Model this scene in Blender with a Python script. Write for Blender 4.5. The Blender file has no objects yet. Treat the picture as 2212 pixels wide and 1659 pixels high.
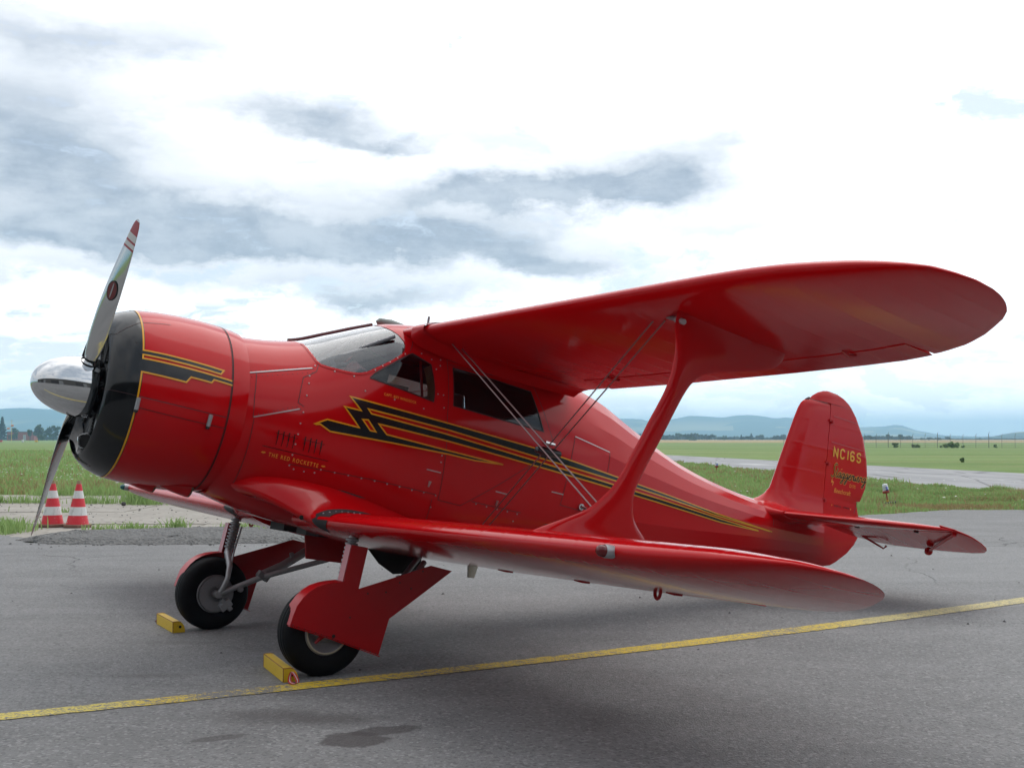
import bpy, bmesh, math, random
import numpy as np
from mathutils import Vector, Matrix
from mathutils.geometry import delaunay_2d_cdt
random.seed(7); rng = np.random.default_rng(7)
S = bpy.context.scene
C = S.collection
# ---------------------------------------------------------------- camera
cam = bpy.data.cameras.new('camera'); cam.sensor_width = 36.0; cam.lens = 40.57
cam.clip_start = 0.05; cam.clip_end = 30000
camo = bpy.data.objects.new('camera', cam); C.objects.link(camo)
camo.location = (0, 0, 1.504); camo.rotation_euler = (math.radians(90 + 2.698), 0, 0)
S.camera = camo
# ---------------------------------------------------------------- view
S.view_settings.view_transform = 'Standard'; S.view_settings.look = 'None'
S.view_settings.exposure = EXPOSURE = 0.0; S.view_settings.gamma = 1.0
S.view_settings.use_curve_mapping = False
S.render.engine = 'CYCLES'
S.cycles.max_bounces = 8; S.cycles.diffuse_bounces = 3; S.cycles.glossy_bounces = 4
S.cycles.transmission_bounces = 6; S.cycles.transparent_max_bounces = 24; S.cycles.volume_bounces = 4
S.cycles.use_denoising = True
S.cycles.sample_clamp_indirect = 6.0
# ---------------------------------------------------------------- node helpers
class NT:
    def __init__(self, tree): self.t = tree; self.n = tree.nodes; self.l = tree.links
    def new(self, kind, **kw):
        nd = self.n.new(kind)
        for k, v in kw.items(): setattr(nd, k, v)
        return nd
    def put(self, sock, v):
        if v is None: return
        if isinstance(v, bpy.types.NodeSocket): self.l.new(v, sock)
        elif isinstance(v, (tuple, list)):
            d = len(sock.default_value); v = tuple(v); sock.default_value = (v + (1.0,))[:d] if len(v) < d else v[:d]
        else: sock.default_value = v
    def math(self, op, a, b=None, c=None, clamp=False):
        nd = self.new('ShaderNodeMath', operation=op); nd.use_clamp = clamp
        for i, v in enumerate((a, b, c)): self.put(nd.inputs[i], v) if v is not None else None
        return nd.outputs[0]
    def mix(self, f, a, b):
        nd = self.new('ShaderNodeMix', data_type='RGBA'); nd.clamp_factor = True
        self.put(nd.inputs[0], f); self.put(nd.inputs[6], a); self.put(nd.inputs[7], b); return nd.outputs[2]
    def ramp(self, f, lo, hi, smooth=True):
        nd = self.new('ShaderNodeMapRange'); nd.interpolation_type = 'SMOOTHSTEP' if smooth else 'LINEAR'; nd.clamp = True
        self.put(nd.inputs[0], f); self.put(nd.inputs[1], lo); self.put(nd.inputs[2], hi); return nd.outputs[0]
    def noise(self, vec, scale, detail=4, rough=.5, dist=0, dim='3D'):
        nd = self.new('ShaderNodeTexNoise', noise_dimensions=dim)
        if vec is not None: self.l.new(vec, nd.inputs['Vector'])
        nd.inputs['Scale'].default_value = scale; nd.inputs['Detail'].default_value = detail
        nd.inputs['Roughness'].default_value = rough; nd.inputs['Distortion'].default_value = dist
        return nd.outputs['Fac']
    def voro(self, vec, scale, feature='F1', out='Distance'):
        nd = self.new('ShaderNodeTexVoronoi', feature=feature)
        self.l.new(vec, nd.inputs['Vector']); nd.inputs['Scale'].default_value = scale
        return nd.outputs[out]
    def mapping(self, vec, scale=(1, 1, 1), loc=(0, 0, 0), rot=(0, 0, 0)):
        nd = self.new('ShaderNodeMapping'); self.l.new(vec, nd.inputs[0])
        nd.inputs['Location'].default_value = loc; nd.inputs['Rotation'].default_value = rot; nd.inputs['Scale'].default_value = scale
        return nd.outputs[0]
    def sep(self, vec):
        nd = self.new('ShaderNodeSeparateXYZ'); self.l.new(vec, nd.inputs[0]); return nd.outputs
    def comb(self, x, y, z):
        nd = self.new('ShaderNodeCombineXYZ')
        for i, v in enumerate((x, y, z)): self.put(nd.inputs[i], v)
        return nd.outputs[0]
# ---------------------------------------------------------------- sky
SUN_EL, SUN_AZ = math.radians(58), math.radians(28)       # azimuth from +Y towards +X
W = bpy.data.worlds.new('World'); S.world = W; W.use_nodes = True
w = NT(W.node_tree); w.n.clear()
tc = w.new('ShaderNodeTexCoord').outputs['Generated']
sky = w.new('ShaderNodeTexSky', sky_type='NISHITA'); sky.sun_disc = False
sky.sun_elevation = SUN_EL; sky.sun_rotation = SUN_AZ
sky.air_density = 1.0; sky.dust_density = 1.2; sky.ozone_density = 1.0
bg_sky = w.new('ShaderNodeBackground'); w.l.new(sky.outputs[0], bg_sky.inputs[0]); bg_sky.inputs[1].default_value = 0.12
dx, dy, dz = w.sep(tc)
el = w.math('ARCSINE', dz); az = w.math('ARCTAN2', dx, dy)
zc = w.math('MAXIMUM', w.math('ADD', dz, 0.10), 0.02)
pl = w.comb(w.math('DIVIDE', dx, zc), w.math('DIVIDE', dy, zc), 0.0)      # cloud layer seen in perspective
n_big = w.noise(pl, 0.55, 7, .58, .25); n_mid = w.noise(w.mapping(pl, loc=(7.3, 2.1, 0)), 1.5, 6, .58, .3)
# individual clouds: soft ellipses of bearing and height with billowing edges
tw = w.mapping(tc, scale=(1, 1, 1.9))
wz = w.noise(tw, 6.5, 8, .60); wz2 = w.noise(w.mapping(tw, loc=(3, 5, 8)), 8.5, 8, .62); wz3 = w.noise(w.mapping(tw, loc=(9, 1, 4)), 22, 6, .6)
azw = w.math('ADD', az, w.math('MULTIPLY', w.math('SUBTRACT', wz, .5), .20))
elw = w.math('ADD', el, w.math('ADD', w.math('MULTIPLY', w.math('SUBTRACT', wz2, .5), .085), w.math('MULTIPLY', w.math('SUBTRACT', wz3, .5), .022)))
def blob(px_, py_, rx, ry, amp, grow=1.0):
    """centre and radii in the units of a 2493-pixel focal length"""
    a = math.atan((px_-1106)/2492.6); e = math.atan((947-py_)/math.hypot(2492.6, px_-1106))
    u = w.math('DIVIDE', w.math('SUBTRACT', azw, a), rx*grow/2492.6); v = w.math('DIVIDE', w.math('SUBTRACT', elw, e), ry*grow/2492.6)
    q = w.math('ADD', w.math('MULTIPLY', u, u), w.math('MULTIPLY', v, v))
    return w.math('MULTIPLY', w.math('EXPONENT', w.math('MULTIPLY', q, -1.0)), amp)
def sumup(lst):
    a = lst[0]
    for b in lst[1:]: a = w.math('ADD', a, b)
    return a
GREY = [(30, 320, 230, 80, .75), (20, 180, 210, 110, .55), (230, 60, 330, 45, .5), (630, 240, 140, 42, .95), (800, 288, 110, 13, .6), (1130, 410, 260, 28, .95), (1430, 365, 125, 55, 1.0), (1570, 280, 70, 26, .6),
        (1080, 285, 120, 40, .45), (560, 520, 270, 42, 1.15), (110, 510, 190, 38, .85), (290, 445, 220, 36, .65), (860, 500, 220, 36, .85), (1140, 560, 170, 24, .85), (790, 632, 240, 24, .8), (1600, 490, 140, 20, .35), (2150, 180, 110, 40, .35), (1480, 590, 120, 18, .3), (100, 600, 180, 16, .4), (230, 270, 620, 330, .17), (650, 510, 760, 110, .34), (1250, 380, 420, 110, .22)]
WHITE = [(1700, 200, 420, 160, .6), (1100, 140, 350, 90, .5), (560, 150, 160, 40, .35), (130, 430, 110, 22, .6), (380, 280, 120, 25, .4), (650, 690, 260, 22, .5), (300, 650, 160, 30, .4), (1250, 480, 130, 20, .4), (880, 560, 90, 14, .35)]
BLUE = [(400, 600, 130, 20, .8), (1040, 55, 40, 14, .6), (1950, 545, 90, 30, .55), (2130, 230, 100, 70, .5), (1750, 830, 700, 85, .58), (120, 800, 240, 90, .6), (1500, 560, 160, 30, .3)]
g_clouds = sumup([blob(*b, 1.22) for b in GREY]); w_clouds = sumup([blob(*b) for b in WHITE]); b_gap = sumup([blob(*b) for b in BLUE])
outside = w.math('MAXIMUM', w.ramp(w.math('ABSOLUTE', az), .48, .75), w.ramp(el, .40, .60))      # beyond the named clouds the same weather goes on
puff = w.noise(w.mapping(w.comb(azw, w.math('MULTIPLY', el, 2.4), 0.0), loc=(2, 3, 0)), 15, 7, .62, .15)
low = w.ramp(el, .17, .09)
gap = w.math('ADD', b_gap, w.math('MULTIPLY', outside, w.ramp(n_mid, .55, .75)))
cover = w.math('SUBTRACT', 1.0, w.ramp(w.math('SUBTRACT', gap, w.math('MULTIPLY', w.math('SUBTRACT', puff, .5), w.math('ADD', 2.6, w.math('MULTIPLY', low, 2.4)))), .15, .75))
thick = w.math('ADD', g_clouds, w.math('MULTIPLY', outside, w.math('MULTIPLY', w.ramp(n_big, .44, .64), 1.15)))
thick = w.math('SUBTRACT', thick, w.math('MULTIPLY', w_clouds, .35))
thick = w.math('ADD', thick, w.math('MULTIPLY', w.math('SUBTRACT', wz2, .5), .8))
thick = w.math('ADD', thick, w.math('MULTIPLY', w.math('SUBTRACT', wz3, .5), .42))
thick = w.math('ADD', thick, w.math('MULTIPLY', low, w.math('MULTIPLY', w.math('SUBTRACT', puff, .52), 1.1)))
thick = w.ramp(thick, -.05, 1.15, False)
# brightness of lit cloud: highest towards the veiled sun
sd = w.new('ShaderNodeVectorMath', operation='DOT_PRODUCT'); w.l.new(tc, sd.inputs[0])
sd.inputs[1].default_value = (math.sin(SUN_AZ)*math.cos(SUN_EL), math.cos(SUN_AZ)*math.cos(SUN_EL), math.sin(SUN_EL))
sunward = w.ramp(sd.outputs['Value'], -.3, .9)
bright = w.math('MULTIPLY', w.math('ADD', 0.78, w.math('MULTIPLY', sunward, .92)), w.math('ADD', 1.0, w.math('MULTIPLY', w.ramp(el, .16, .0), .45)))
lit = w.new('ShaderNodeVectorMath', operation='SCALE'); lit.inputs[0].default_value = (1.0, 1.0, 1.01); w.l.new(bright, lit.inputs['Scale'])
grey = w.mix(w.ramp(w.math('ADD', w.math('MULTIPLY', wz3, .45), w.math('MULTIPLY', puff, .55)), .36, .64), (.40, .475, .58), (.66, .725, .81))
ccol = w.mix(thick, lit.outputs[0], grey)
bg_cl = w.new('ShaderNodeBackground'); w.l.new(ccol, bg_cl.inputs[0]); bg_cl.inputs[1].default_value = 1.0
# open sky between the clouds is veiled by thin high cloud, more so near the horizon
veil = w.new('ShaderNodeBackground'); veil.inputs[0].default_value = (.98, 1.0, 1.03, 1); w.l.new(w.math('MULTIPLY', bright, .95), veil.inputs[1])
vm = w.new('ShaderNodeMixShader'); w.put(vm.inputs[0], w.math('ADD', .36, w.math('MULTIPLY', w.ramp(el, .12, .0), .40))); w.l.new(bg_sky.outputs[0], vm.inputs[1]); w.l.new(veil.outputs[0], vm.inputs[2])
mixs = w.new('ShaderNodeMixShader'); w.l.new(cover, mixs.inputs[0]); w.l.new(vm.outputs[0], mixs.inputs[1]); w.l.new(bg_cl.outputs[0], mixs.inputs[2])
wo = w.new('ShaderNodeOutputWorld'); w.l.new(mixs.outputs[0], wo.inputs[0])
# ---------------------------------------------------------------- sun behind thin cloud
sl = bpy.data.lights.new('sun', 'SUN'); sl.energy = 0.75; sl.angle = math.radians(48); sl.color = (1.0, .96, .90)
so = bpy.data.objects.new('sun', sl); C.objects.link(so); so.location = (20, 40, 80)
so.rotation_euler = Vector((-math.sin(SUN_AZ)*math.cos(SUN_EL), -math.cos(SUN_AZ)*math.cos(SUN_EL), -math.sin(SUN_EL))).to_track_quat('-Z', 'Y').to_euler()
# ---------------------------------------------------------------- object helpers
def tag(o, label=None, cat=None, group=None, kind=None):
    if label: o['label'] = label
    if cat: o['category'] = cat
    if group: o['group'] = group
    if kind: o['kind'] = kind
    return o
def thing(name, label, cat, loc=(0, 0, 0), rot=None, group=None):
    o = bpy.data.objects.new(name, None); C.objects.link(o); o.empty_display_size = .2
    o.location = loc
    if rot is not None: o.rotation_euler = rot
    return tag(o, label, cat, group)
def mesh_obj(name, V, F, mat, parent=None, smooth=False, off=None, sharp=None, mi=None):
    me = bpy.data.meshes.new(name)
    V = np.asarray(V, float).reshape(-1, 3)
    if off is not None: V = V - np.asarray(off)
    me.from_pydata(V.tolist(), [], [list(map(int, f)) for f in F])
    mats = mat if isinstance(mat, (list, tuple)) else [mat]
    for m in mats: me.materials.append(m)
    if mi is not None: me.polygons.foreach_set('material_index', np.asarray(mi, dtype=np.int32))
    if smooth: me.polygons.foreach_set('use_smooth', [True]*len(me.polygons))
    me.update()
    if smooth and sharp: me.set_sharp_from_angle(angle=math.radians(sharp))
    o = bpy.data.objects.new(name, me); C.objects.link(o)
    if parent is not None: o.parent = parent
    return o
class MB:
    """collects simple solids into one mesh"""
    def __init__(self): self.V = []; self.F = []; self.n = 0
    def add(self, V, F):
        V = np.asarray(V, float).reshape(-1, 3); self.V.append(V)
        self.F += [[i + self.n for i in f] for f in F]; self.n += len(V); return self
    def box(self, c, s, rot=None):
        x, y, z = (np.asarray(s)/2)
        V = np.array([(-x,-y,-z),(x,-y,-z),(x,y,-z),(-x,y,-z),(-x,-y,z),(x,-y,z),(x,y,z),(-x,y,z)])
        if rot is not None: V = V @ np.array(Matrix.Rotation(rot[1], 3, rot[0])).T
        return self.add(V + np.asarray(c), [(3,2,1,0),(4,5,6,7),(0,1,5,4),(1,2,6,5),(2,3,7,6),(3,0,4,7)])
    def tube(self, P, r, n=10, cap=True, closed=False):
        P = np.asarray(P, float); m = len(P); rr = np.broadcast_to(np.asarray(r, float), (m,))
        T = np.gradient(P, axis=0) if not closed else np.roll(P, -1, 0) - np.roll(P, 1, 0)
        T /= np.linalg.norm(T, axis=1)[:, None] + 1e-12
        up = np.array([0, 0, 1.]) if abs(T[0][2]) < .9 else np.array([1., 0, 0])
        A = np.cross(T[0], up); A /= np.linalg.norm(A); V = []
        for i in range(m):
            A = A - T[i]*(A @ T[i]); A /= np.linalg.norm(A); B = np.cross(T[i], A)
            for k in range(n):
                a = 2*math.pi*k/n; V.append(P[i] + rr[i]*(math.cos(a)*A + math.sin(a)*B))
        F = []
        for i in range(m if closed else m-1):
            j = (i+1) % m
            for k in range(n): F.append((i*n+k, i*n+(k+1) % n, j*n+(k+1) % n, j*n+k))
        if cap and not closed: F.append(tuple(range(n))[::-1]); F.append(tuple((m-1)*n + k for k in range(n)))
        return self.add(V, F)
    def lathe(self, prof, axis_o=(0,0,0), ax=0, n=32, cap=False, rng_=None):
        """prof: (t along axis, r)"""
        a0, a1 = rng_ or (0, 2*math.pi); full = rng_ is None
        m = len(prof); V = []
        cnt = n if full else n+1
        for t, r in prof:
            for k in range(cnt):
                a = a0 + (a1-a0)*k/n; p = [0, 0, 0]; p[ax] = t; p[(ax+1) % 3] = r*math.cos(a); p[(ax+2) % 3] = r*math.sin(a)
                V.append(np.array(p) + np.asarray(axis_o))
        F = []
        for i in range(m-1):
            for k in range(cnt if full else n):
                k2 = (k+1) % cnt; F.append((i*cnt+k, i*cnt+k2, (i+1)*cnt+k2, (i+1)*cnt+k))
        if cap: F.append(tuple(range(cnt))); F.append(tuple((m-1)*cnt + k for k in range(cnt))[::-1])
        return self.add(V, F)
    def prism(self, poly, d0, d1, ax=1):
        """polygon in the plane normal to ax (coordinates (x,z) for ax=1, (x,y) for ax=2), extruded"""
        V = []
        for d in (d0, d1):
            for a, b in poly: V.append((a, d, b) if ax == 1 else ((a, b, d) if ax == 2 else (d, a, b)))
        n = len(poly)
        F = [tuple(range(n)), tuple(range(n, 2*n))[::-1]] + [(i, i+n, (i+1) % n + n, (i+1) % n) for i in range(n)]
        return self.add(V, F)
    def build(self, name, mat, parent=None, smooth=False, sharp=None, off=None, mirror=False, recalc=True, bevel=0):
        V = np.concatenate(self.V); F = self.F
        if mirror: V = V*[1, -1, 1]; F = [f[::-1] for f in F]
        o = mesh_obj(name, V, F, mat, parent, smooth, off)
        if recalc or bevel:
            bm = bmesh.new(); bm.from_mesh(o.data); bmesh.ops.recalc_face_normals(bm, faces=bm.faces)
            if bevel:
                ed = [e for e in bm.edges if len(e.link_faces) == 2 and e.calc_face_angle(0) > .6]
                bmesh.ops.bevel(bm, geom=ed, offset=bevel, segments=2, profile=.5, affect='EDGES', clamp_overlap=True)
            bm.to_mesh(o.data); bm.free()
            if smooth: o.data.polygons.foreach_set('use_smooth', [True]*len(o.data.polygons))
        if smooth and sharp: o.data.set_sharp_from_angle(angle=math.radians(sharp))
        return o
# ---------------------------------------------------------------- materials
MATS = {}
def mat(name):
    m = bpy.data.materials.new(name); m.use_nodes = True; t = NT(m.node_tree)
    b = t.n['Principled BSDF']; MATS[name] = m
    return m, t, b
def simple(name, col, rough=.5, metal=0, coat=0, spec=.5, var=.08, scale=9, bump=0, bscale=60):
    m, t, b = mat(name)
    oc = t.new('ShaderNodeTexCoord').outputs['Object']
    n = t.noise(oc, scale, 5, .6)
    hi = tuple(min(1, c*(1+var)) for c in col); lo = tuple(c*(1-var) for c in col)
    t.put(b.inputs['Base Color'], t.mix(n, lo, hi))
    t.put(b.inputs['Roughness'], t.math('MAXIMUM', .02, t.math('ADD', rough - .04, t.math('MULTIPLY', t.noise(oc, scale*2.3, 3), .08))))
    b.inputs['Metallic'].default_value = metal; b.inputs['Specular IOR Level'].default_value = spec
    b.inputs['Coat Weight'].default_value = coat; b.inputs['Coat Roughness'].default_value = .05
    if bump:
        bp = t.new('ShaderNodeBump'); bp.inputs['Strength'].default_value = bump; bp.inputs['Distance'].default_value = .01
        t.l.new(t.noise(oc, bscale, 4), bp.inputs['Height']); t.l.new(bp.outputs[0], b.inputs['Normal'])
    return m
def red_paint(name, ribs=None, rough=.10, wave=1.0):
    """glossy red enamel; ribs = (axis, spacing) gives taped fabric ribs in fine relief"""
    m, t, b = mat(name)
    oc = t.new('ShaderNodeTexCoord').outputs['Object']
    n = t.noise(oc, 2.2, 6, .62)
    t.put(b.inputs['Base Color'], t.mix(n, (.47, .0020, .0040), (.53, .0029, .0054)))
    t.put(b.inputs['Roughness'], t.math('ADD', rough - .03, t.math('MULTIPLY', t.noise(oc, 11, 4), .06)))
    b.inputs['Specular IOR Level'].default_value = .30
    h = t.math('MULTIPLY', t.noise(oc, 2.6, 2, .4), .35*wave)
    if ribs:
        ax, sp = ribs
        s = t.sep(oc)[ax]
        f = t.math('ABSOLUTE', t.math('SUBTRACT', t.math('FRACT', t.math('DIVIDE', s, sp)), .5))
        h = t.math('ADD', h, t.math('MULTIPLY', t.ramp(f, .40, .5), .11))
        h = t.math('ADD', h, t.math('MULTIPLY', t.ramp(f, .455, .462), .03))
    bp = t.new('ShaderNodeBump'); bp.inputs['Strength'].default_value = .45; bp.inputs['Distance'].default_value = .008
    t.l.new(h, bp.inputs['Height']); t.l.new(bp.outputs[0], b.inputs['Normal'])
    return m, t, b
RED = red_paint('red_metal_paint')[0]
RED_FAB = red_paint('red_fabric_paint', (1, .205), .13)[0]
m, t, b = red_paint('red_shell_paint')
gi = t.new('ShaderNodeNewGeometry'); oc = t.new('ShaderNodeTexCoord').outputs['Object']
base_link = b.inputs['Base Color'].links[0].from_socket          # the inside of the shell is bare dark cloth
t.put(b.inputs['Base Color'], t.mix(gi.outputs['Backfacing'], base_link, (.012, .012, .014)))
RED_SHELL = m
RED_DULL = simple('red_gear_paint', (.42, .003, .006), .30, spec=.35, coat=0, var=.15, scale=5, bump=.10, bscale=14)
BLACK = simple('black_gloss_paint', (.006, .006, .008), .14, coat=0, var=.3)
BLACK_NOSE = simple('black_cowl_paint', (.0035, .004, .005), .11, coat=0, var=.4, scale=6)
BLACK_TRIM = simple('black_wire_fairing', (.008, .008, .009), .3, coat=.3)
STRIPE_BLACK = simple('stripe_black', (.010, .010, .011), .14, coat=0, var=.2)
GOLD = simple('stripe_gold', (.72, .33, .014), .14, coat=0, var=.12)
TEXT_GOLD = simple('lettering_gold', (.85, .38, .03), .35, coat=0, var=.15)
SEAM = simple('seam_dark', (.035, .006, .007), .5)
SEAM_LIGHT = simple('seam_tape', (.46, .06, .07), .35)
CHROME = simple('chrome', (.66, .67, .68), .045, metal=1, var=.03)
PROP = simple('polished_aluminium', (.60, .60, .60), .09, metal=1, var=.06, scale=4)
STEEL = simple('grey_steel', (.25, .25, .26), .42, metal=.4, var=.2)
SILVER = simple('silver_paint', (.36, .37, .38), .38, metal=.4, var=.15)
RIVET = simple('screw_steel', (.46, .40, .40), .3, metal=.9)
WIRE = simple('wire_steel', (.24, .17, .17), .3, metal=.5)
RUBBER = simple('tyre_rubber', (.005, .005, .006), .65, spec=.15, var=.35, scale=12, bump=.25, bscale=90)
DARK = simple('engine_black', (.010, .010, .011), .5, var=.5, scale=14, bump=.2, bscale=30)
BAY = simple('wheel_bay_black', (.006, .005, .005), .7)
CABIN = simple('cabin_trim', (.020, .020, .022), .8, var=.3)
LEATHER = simple('seat_leather', (.05, .028, .022), .55, var=.3)
TRIMWOOD = simple('window_trim_wood', (.40, .22, .10), .5, var=.25, scale=20)
DASH = simple('dash_metal', (.10, .10, .11), .45)
PINK = simple('pale_red_side', (.40, .03, .04), .3, coat=.5)  # pinker red than the plate, for the forward-facing leg strip
def glass(name, tint, refl=1.0):
    m, t, b = mat(name); t.n.remove(b)
    tr = t.new('ShaderNodeBsdfTransparent'); tr.inputs[0].default_value = (*tint, 1)
    gl = t.new('ShaderNodeBsdfGlossy'); gl.inputs['Roughness'].default_value = .03; gl.inputs[0].default_value = (.95, .97, 1, 1)
    fr = t.new('ShaderNodeFresnel'); fr.inputs[0].default_value = 1.5
    mx = t.new('ShaderNodeMixShader'); t.l.new(t.math('MULTIPLY', fr.outputs[0], refl, clamp=True), mx.inputs[0])
    t.l.new(tr.outputs[0], mx.inputs[1]); t.l.new(gl.outputs[0], mx.inputs[2])
    t.l.new(mx.outputs[0], t.n['Material Output'].inputs[0]); return m
GLASS_SCREEN = glass('windscreen_glass', (.84, .87, .89), 2.2)
GLASS_SIDE = glass('side_window_glass', (.52, .54, .56), 1.0)
GLASS_RED = simple('red_lens', (.12, .002, .004), .08, spec=.6)
GLASS_GREEN = simple('green_lens', (.005, .10, .10), .08, spec=.6)
# ---------------------------------------------------------------- aircraft body frame
# x forward, y to port, z up; origin at the propeller hub
FUS = np.array([  # x, z top, z bottom, half width, z of widest, upper y-exp, upper z-exp, lower y-exp, lower z-exp
 (-0.90, .538, -.585, .552, -.02, 2.0, 2.0, 2.0, 2.0),
 (-1.15, .560, -.655, .575, -.03, 2.1, 2.0, 2.1, 2.1),
 (-1.38, .600, -.700, .590, -.04, 2.2, 2.0, 2.3, 2.2),
 (-1.65, .705, -.735, .598, -.05, 2.3, 2.1, 2.5, 2.4),
 (-1.93, .820, -.760, .603, -.05, 2.4, 2.3, 2.6, 2.6),
 (-2.10, .880, -.770, .606, -.05, 2.5, 2.5, 2.8, 2.8),
 (-2.42, .920, -.780, .608, -.05, 2.6, 2.6, 2.9, 2.9),
 (-3.00, .885, -.785, .600, -.05, 2.6, 2.5, 2.9, 2.9),
 (-3.60, .790, -.775, .578, -.06, 2.5, 2.3, 2.8, 2.8),
 (-4.10, .672, -.755, .540, -.07, 2.3, 2.1, 2.7, 2.7),
 (-4.41, .545, -.740, .508, -.09, 2.2, 2.0, 2.6, 2.6),
 (-4.76, .402, -.715, .465, -.11, 2.1, 2.0, 2.5, 2.5),
 (-5.10, .280, -.685, .418, -.13, 2.1, 2.0, 2.4, 2.4),
 (-5.55, .175, -.640, .346, -.15, 2.0, 2.0, 2.3, 2.2),
 (-6.15, .082, -.580, .235, -.17, 2.0, 2.0, 2.2, 2.0),
 (-6.70, .040, -.520, .128, -.18, 2.0, 2.0, 2.2, 2.0),
 (-7.20, .000, -.465, .052, -.19, 2.0, 2.0, 2.0, 2.0)])
def _pchip(xs, ys, x):
    h = np.diff(xs); d = np.diff(ys) / h
    m = np.zeros_like(ys); m[0] = d[0]; m[-1] = d[-1]
    for i in range(1, len(xs) - 1):
        if d[i-1] * d[i] > 0:
            w1 = 2*h[i] + h[i-1]; w2 = h[i] + 2*h[i-1]
            m[i] = (w1 + w2) / (w1/d[i-1] + w2/d[i])
    i = np.clip(np.searchsorted(xs, x) - 1, 0, len(xs) - 2)
    t = (x - xs[i]) / h[i]
    return ((2*t**3 - 3*t**2 + 1)*ys[i] + (t**3 - 2*t**2 + t)*h[i]*m[i]
            + (-2*t**3 + 3*t**2)*ys[i+1] + (t**3 - t**2)*h[i]*m[i+1])
_FX = -FUS[:, 0]
_GX = np.linspace(_FX[0], _FX[-1], 6001)
_GT = [_pchip(_FX, FUS[:, k].copy(), _GX) for k in range(1, 9)]
def fus_param(x):
    x = -np.asarray(x, float)
    return [np.interp(x, _GX, g_) for g_ in _GT]
NST = 11                                   # stringer bays from widest line to the ridge / keel
def facet_weight(x):
    t = np.clip((-3.75 - np.asarray(x, float)) / .35, 0, 1)
    return t*t*(3 - 2*t)
def fus_pt(x, th):
    """th in [-pi/2 (keel), pi/2 (ridge)], port side"""
    x = np.asarray(x, float); th = np.asarray(th, float)
    zt, zb, w, zc, nu, mu, nl, ml = fus_param(x)
    def raw(t):
        s = np.sin(t); c = np.clip(np.cos(t), 0, 1); up = s >= 0
        z = np.where(up, zc + (zt - zc)*np.abs(s)**(2/mu), zc - (zc - zb)*np.abs(s)**(2/ml))
        y = w * c**np.where(up, 2/nu, 2/nl)
        return y, z
    st = math.pi / NST / 1.0
    k = np.floor(th / st); f = th/st - k
    y0, z0 = raw(th)
    ya, za = raw(np.clip(k*st, -math.pi/2, math.pi/2)); yb, zb2 = raw(np.clip((k+1)*st, -math.pi/2, math.pi/2))
    hi = np.clip((k+1)*st, -math.pi/2, math.pi/2); lo = np.clip(k*st, -math.pi/2, math.pi/2)
    f = np.where(hi > lo, (th - lo)/np.maximum(hi - lo, 1e-9), 0)
    fw = facet_weight(x)
    return y0*(1-fw) + fw*(ya + (yb-ya)*f), z0*(1-fw) + fw*(za + (zb2-za)*f)
_TH = np.linspace(-math.pi/2, math.pi/2, 265)
def _interp_rows(q, XP, FP):
    """row-wise linear interpolation, XP rising along axis 1"""
    i = np.clip((XP < q[:, None]).sum(1), 1, XP.shape[1]-1); r = np.arange(len(q))
    x0, x1 = XP[r, i-1], XP[r, i]; f = np.clip((q-x0)/np.maximum(x1-x0, 1e-12), 0, 1)
    return FP[r, i-1] + (FP[r, i]-FP[r, i-1])*f
def _sections(x):
    x = np.atleast_1d(np.asarray(x, float)); X2 = np.repeat(x[:, None], len(_TH), 1); T2 = np.repeat(_TH[None], len(x), 0)
    yy, zz = fus_pt(X2.ravel(), T2.ravel()); return yy.reshape(X2.shape), zz.reshape(X2.shape), T2
def side_th(x, z):
    """surface angle at body station x and height z (port side)"""
    yy, zz, tt = _sections(x); return _interp_rows(np.broadcast_to(np.asarray(z, float), (len(zz),)), zz, tt)
def side_y(x, z):
    yy, zz, tt = _sections(x); return _interp_rows(np.broadcast_to(np.asarray(z, float), (len(zz),)), zz, yy)
COWL = [(-.30, .36), (-.19, .400), (-.11, .416), (-.062, .430), (-.043, .449), (-.052, .472), (-.082, .500), (-.130, .535),
        (-.180, .556), (-.233, .572), (-.36, .589), (-.50, .597), (-.64, .598), (-.78, .591), (-.90, .576), (-.945, .566)]
def cowl_r(x):
    c = np.array(COWL[4:]); return np.interp(-np.asarray(x, float), -c[:, 0], c[:, 1])
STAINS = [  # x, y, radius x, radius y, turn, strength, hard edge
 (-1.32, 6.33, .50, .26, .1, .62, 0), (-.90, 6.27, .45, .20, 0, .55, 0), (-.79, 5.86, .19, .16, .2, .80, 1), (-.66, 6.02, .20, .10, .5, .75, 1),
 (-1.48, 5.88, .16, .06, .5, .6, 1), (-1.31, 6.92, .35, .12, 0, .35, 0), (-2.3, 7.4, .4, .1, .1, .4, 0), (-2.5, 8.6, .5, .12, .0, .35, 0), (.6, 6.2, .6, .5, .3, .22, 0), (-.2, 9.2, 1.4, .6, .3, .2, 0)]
HAZE_COL = (.45, .73, 1.0, 1); HAZE_DENS = 2.9e-4
# ================================================================ ground materials
def wpos(t): return t.new('ShaderNodeNewGeometry').outputs['Position']
def spot(t, x, y, cx, cy, rx, ry, rot=0):
    u = t.math('SUBTRACT', x, cx); v = t.math('SUBTRACT', y, cy); c, s = math.cos(rot), math.sin(rot)
    a = t.math('DIVIDE', t.math('ADD', t.math('MULTIPLY', u, c), t.math('MULTIPLY', v, s)), rx)
    b_ = t.math('DIVIDE', t.math('SUBTRACT', t.math('MULTIPLY', v, c), t.math('MULTIPLY', u, s)), ry)
    return t.math('SQRT', t.math('ADD', t.math('MULTIPLY', a, a), t.math('MULTIPLY', b_, b_)))
m, t, b = mat('asphalt'); p = wpos(t); px, py, pz = t.sep(p)
big = t.noise(p, .35, 5, .6); mid = t.noise(p, 1.7, 6, .65); grain = t.noise(p, 70, 3, .7); streak = t.noise(t.mapping(p, scale=(.5, 2.2, 1), rot=(0, 0, .3)), .9, 5, .6)
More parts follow.
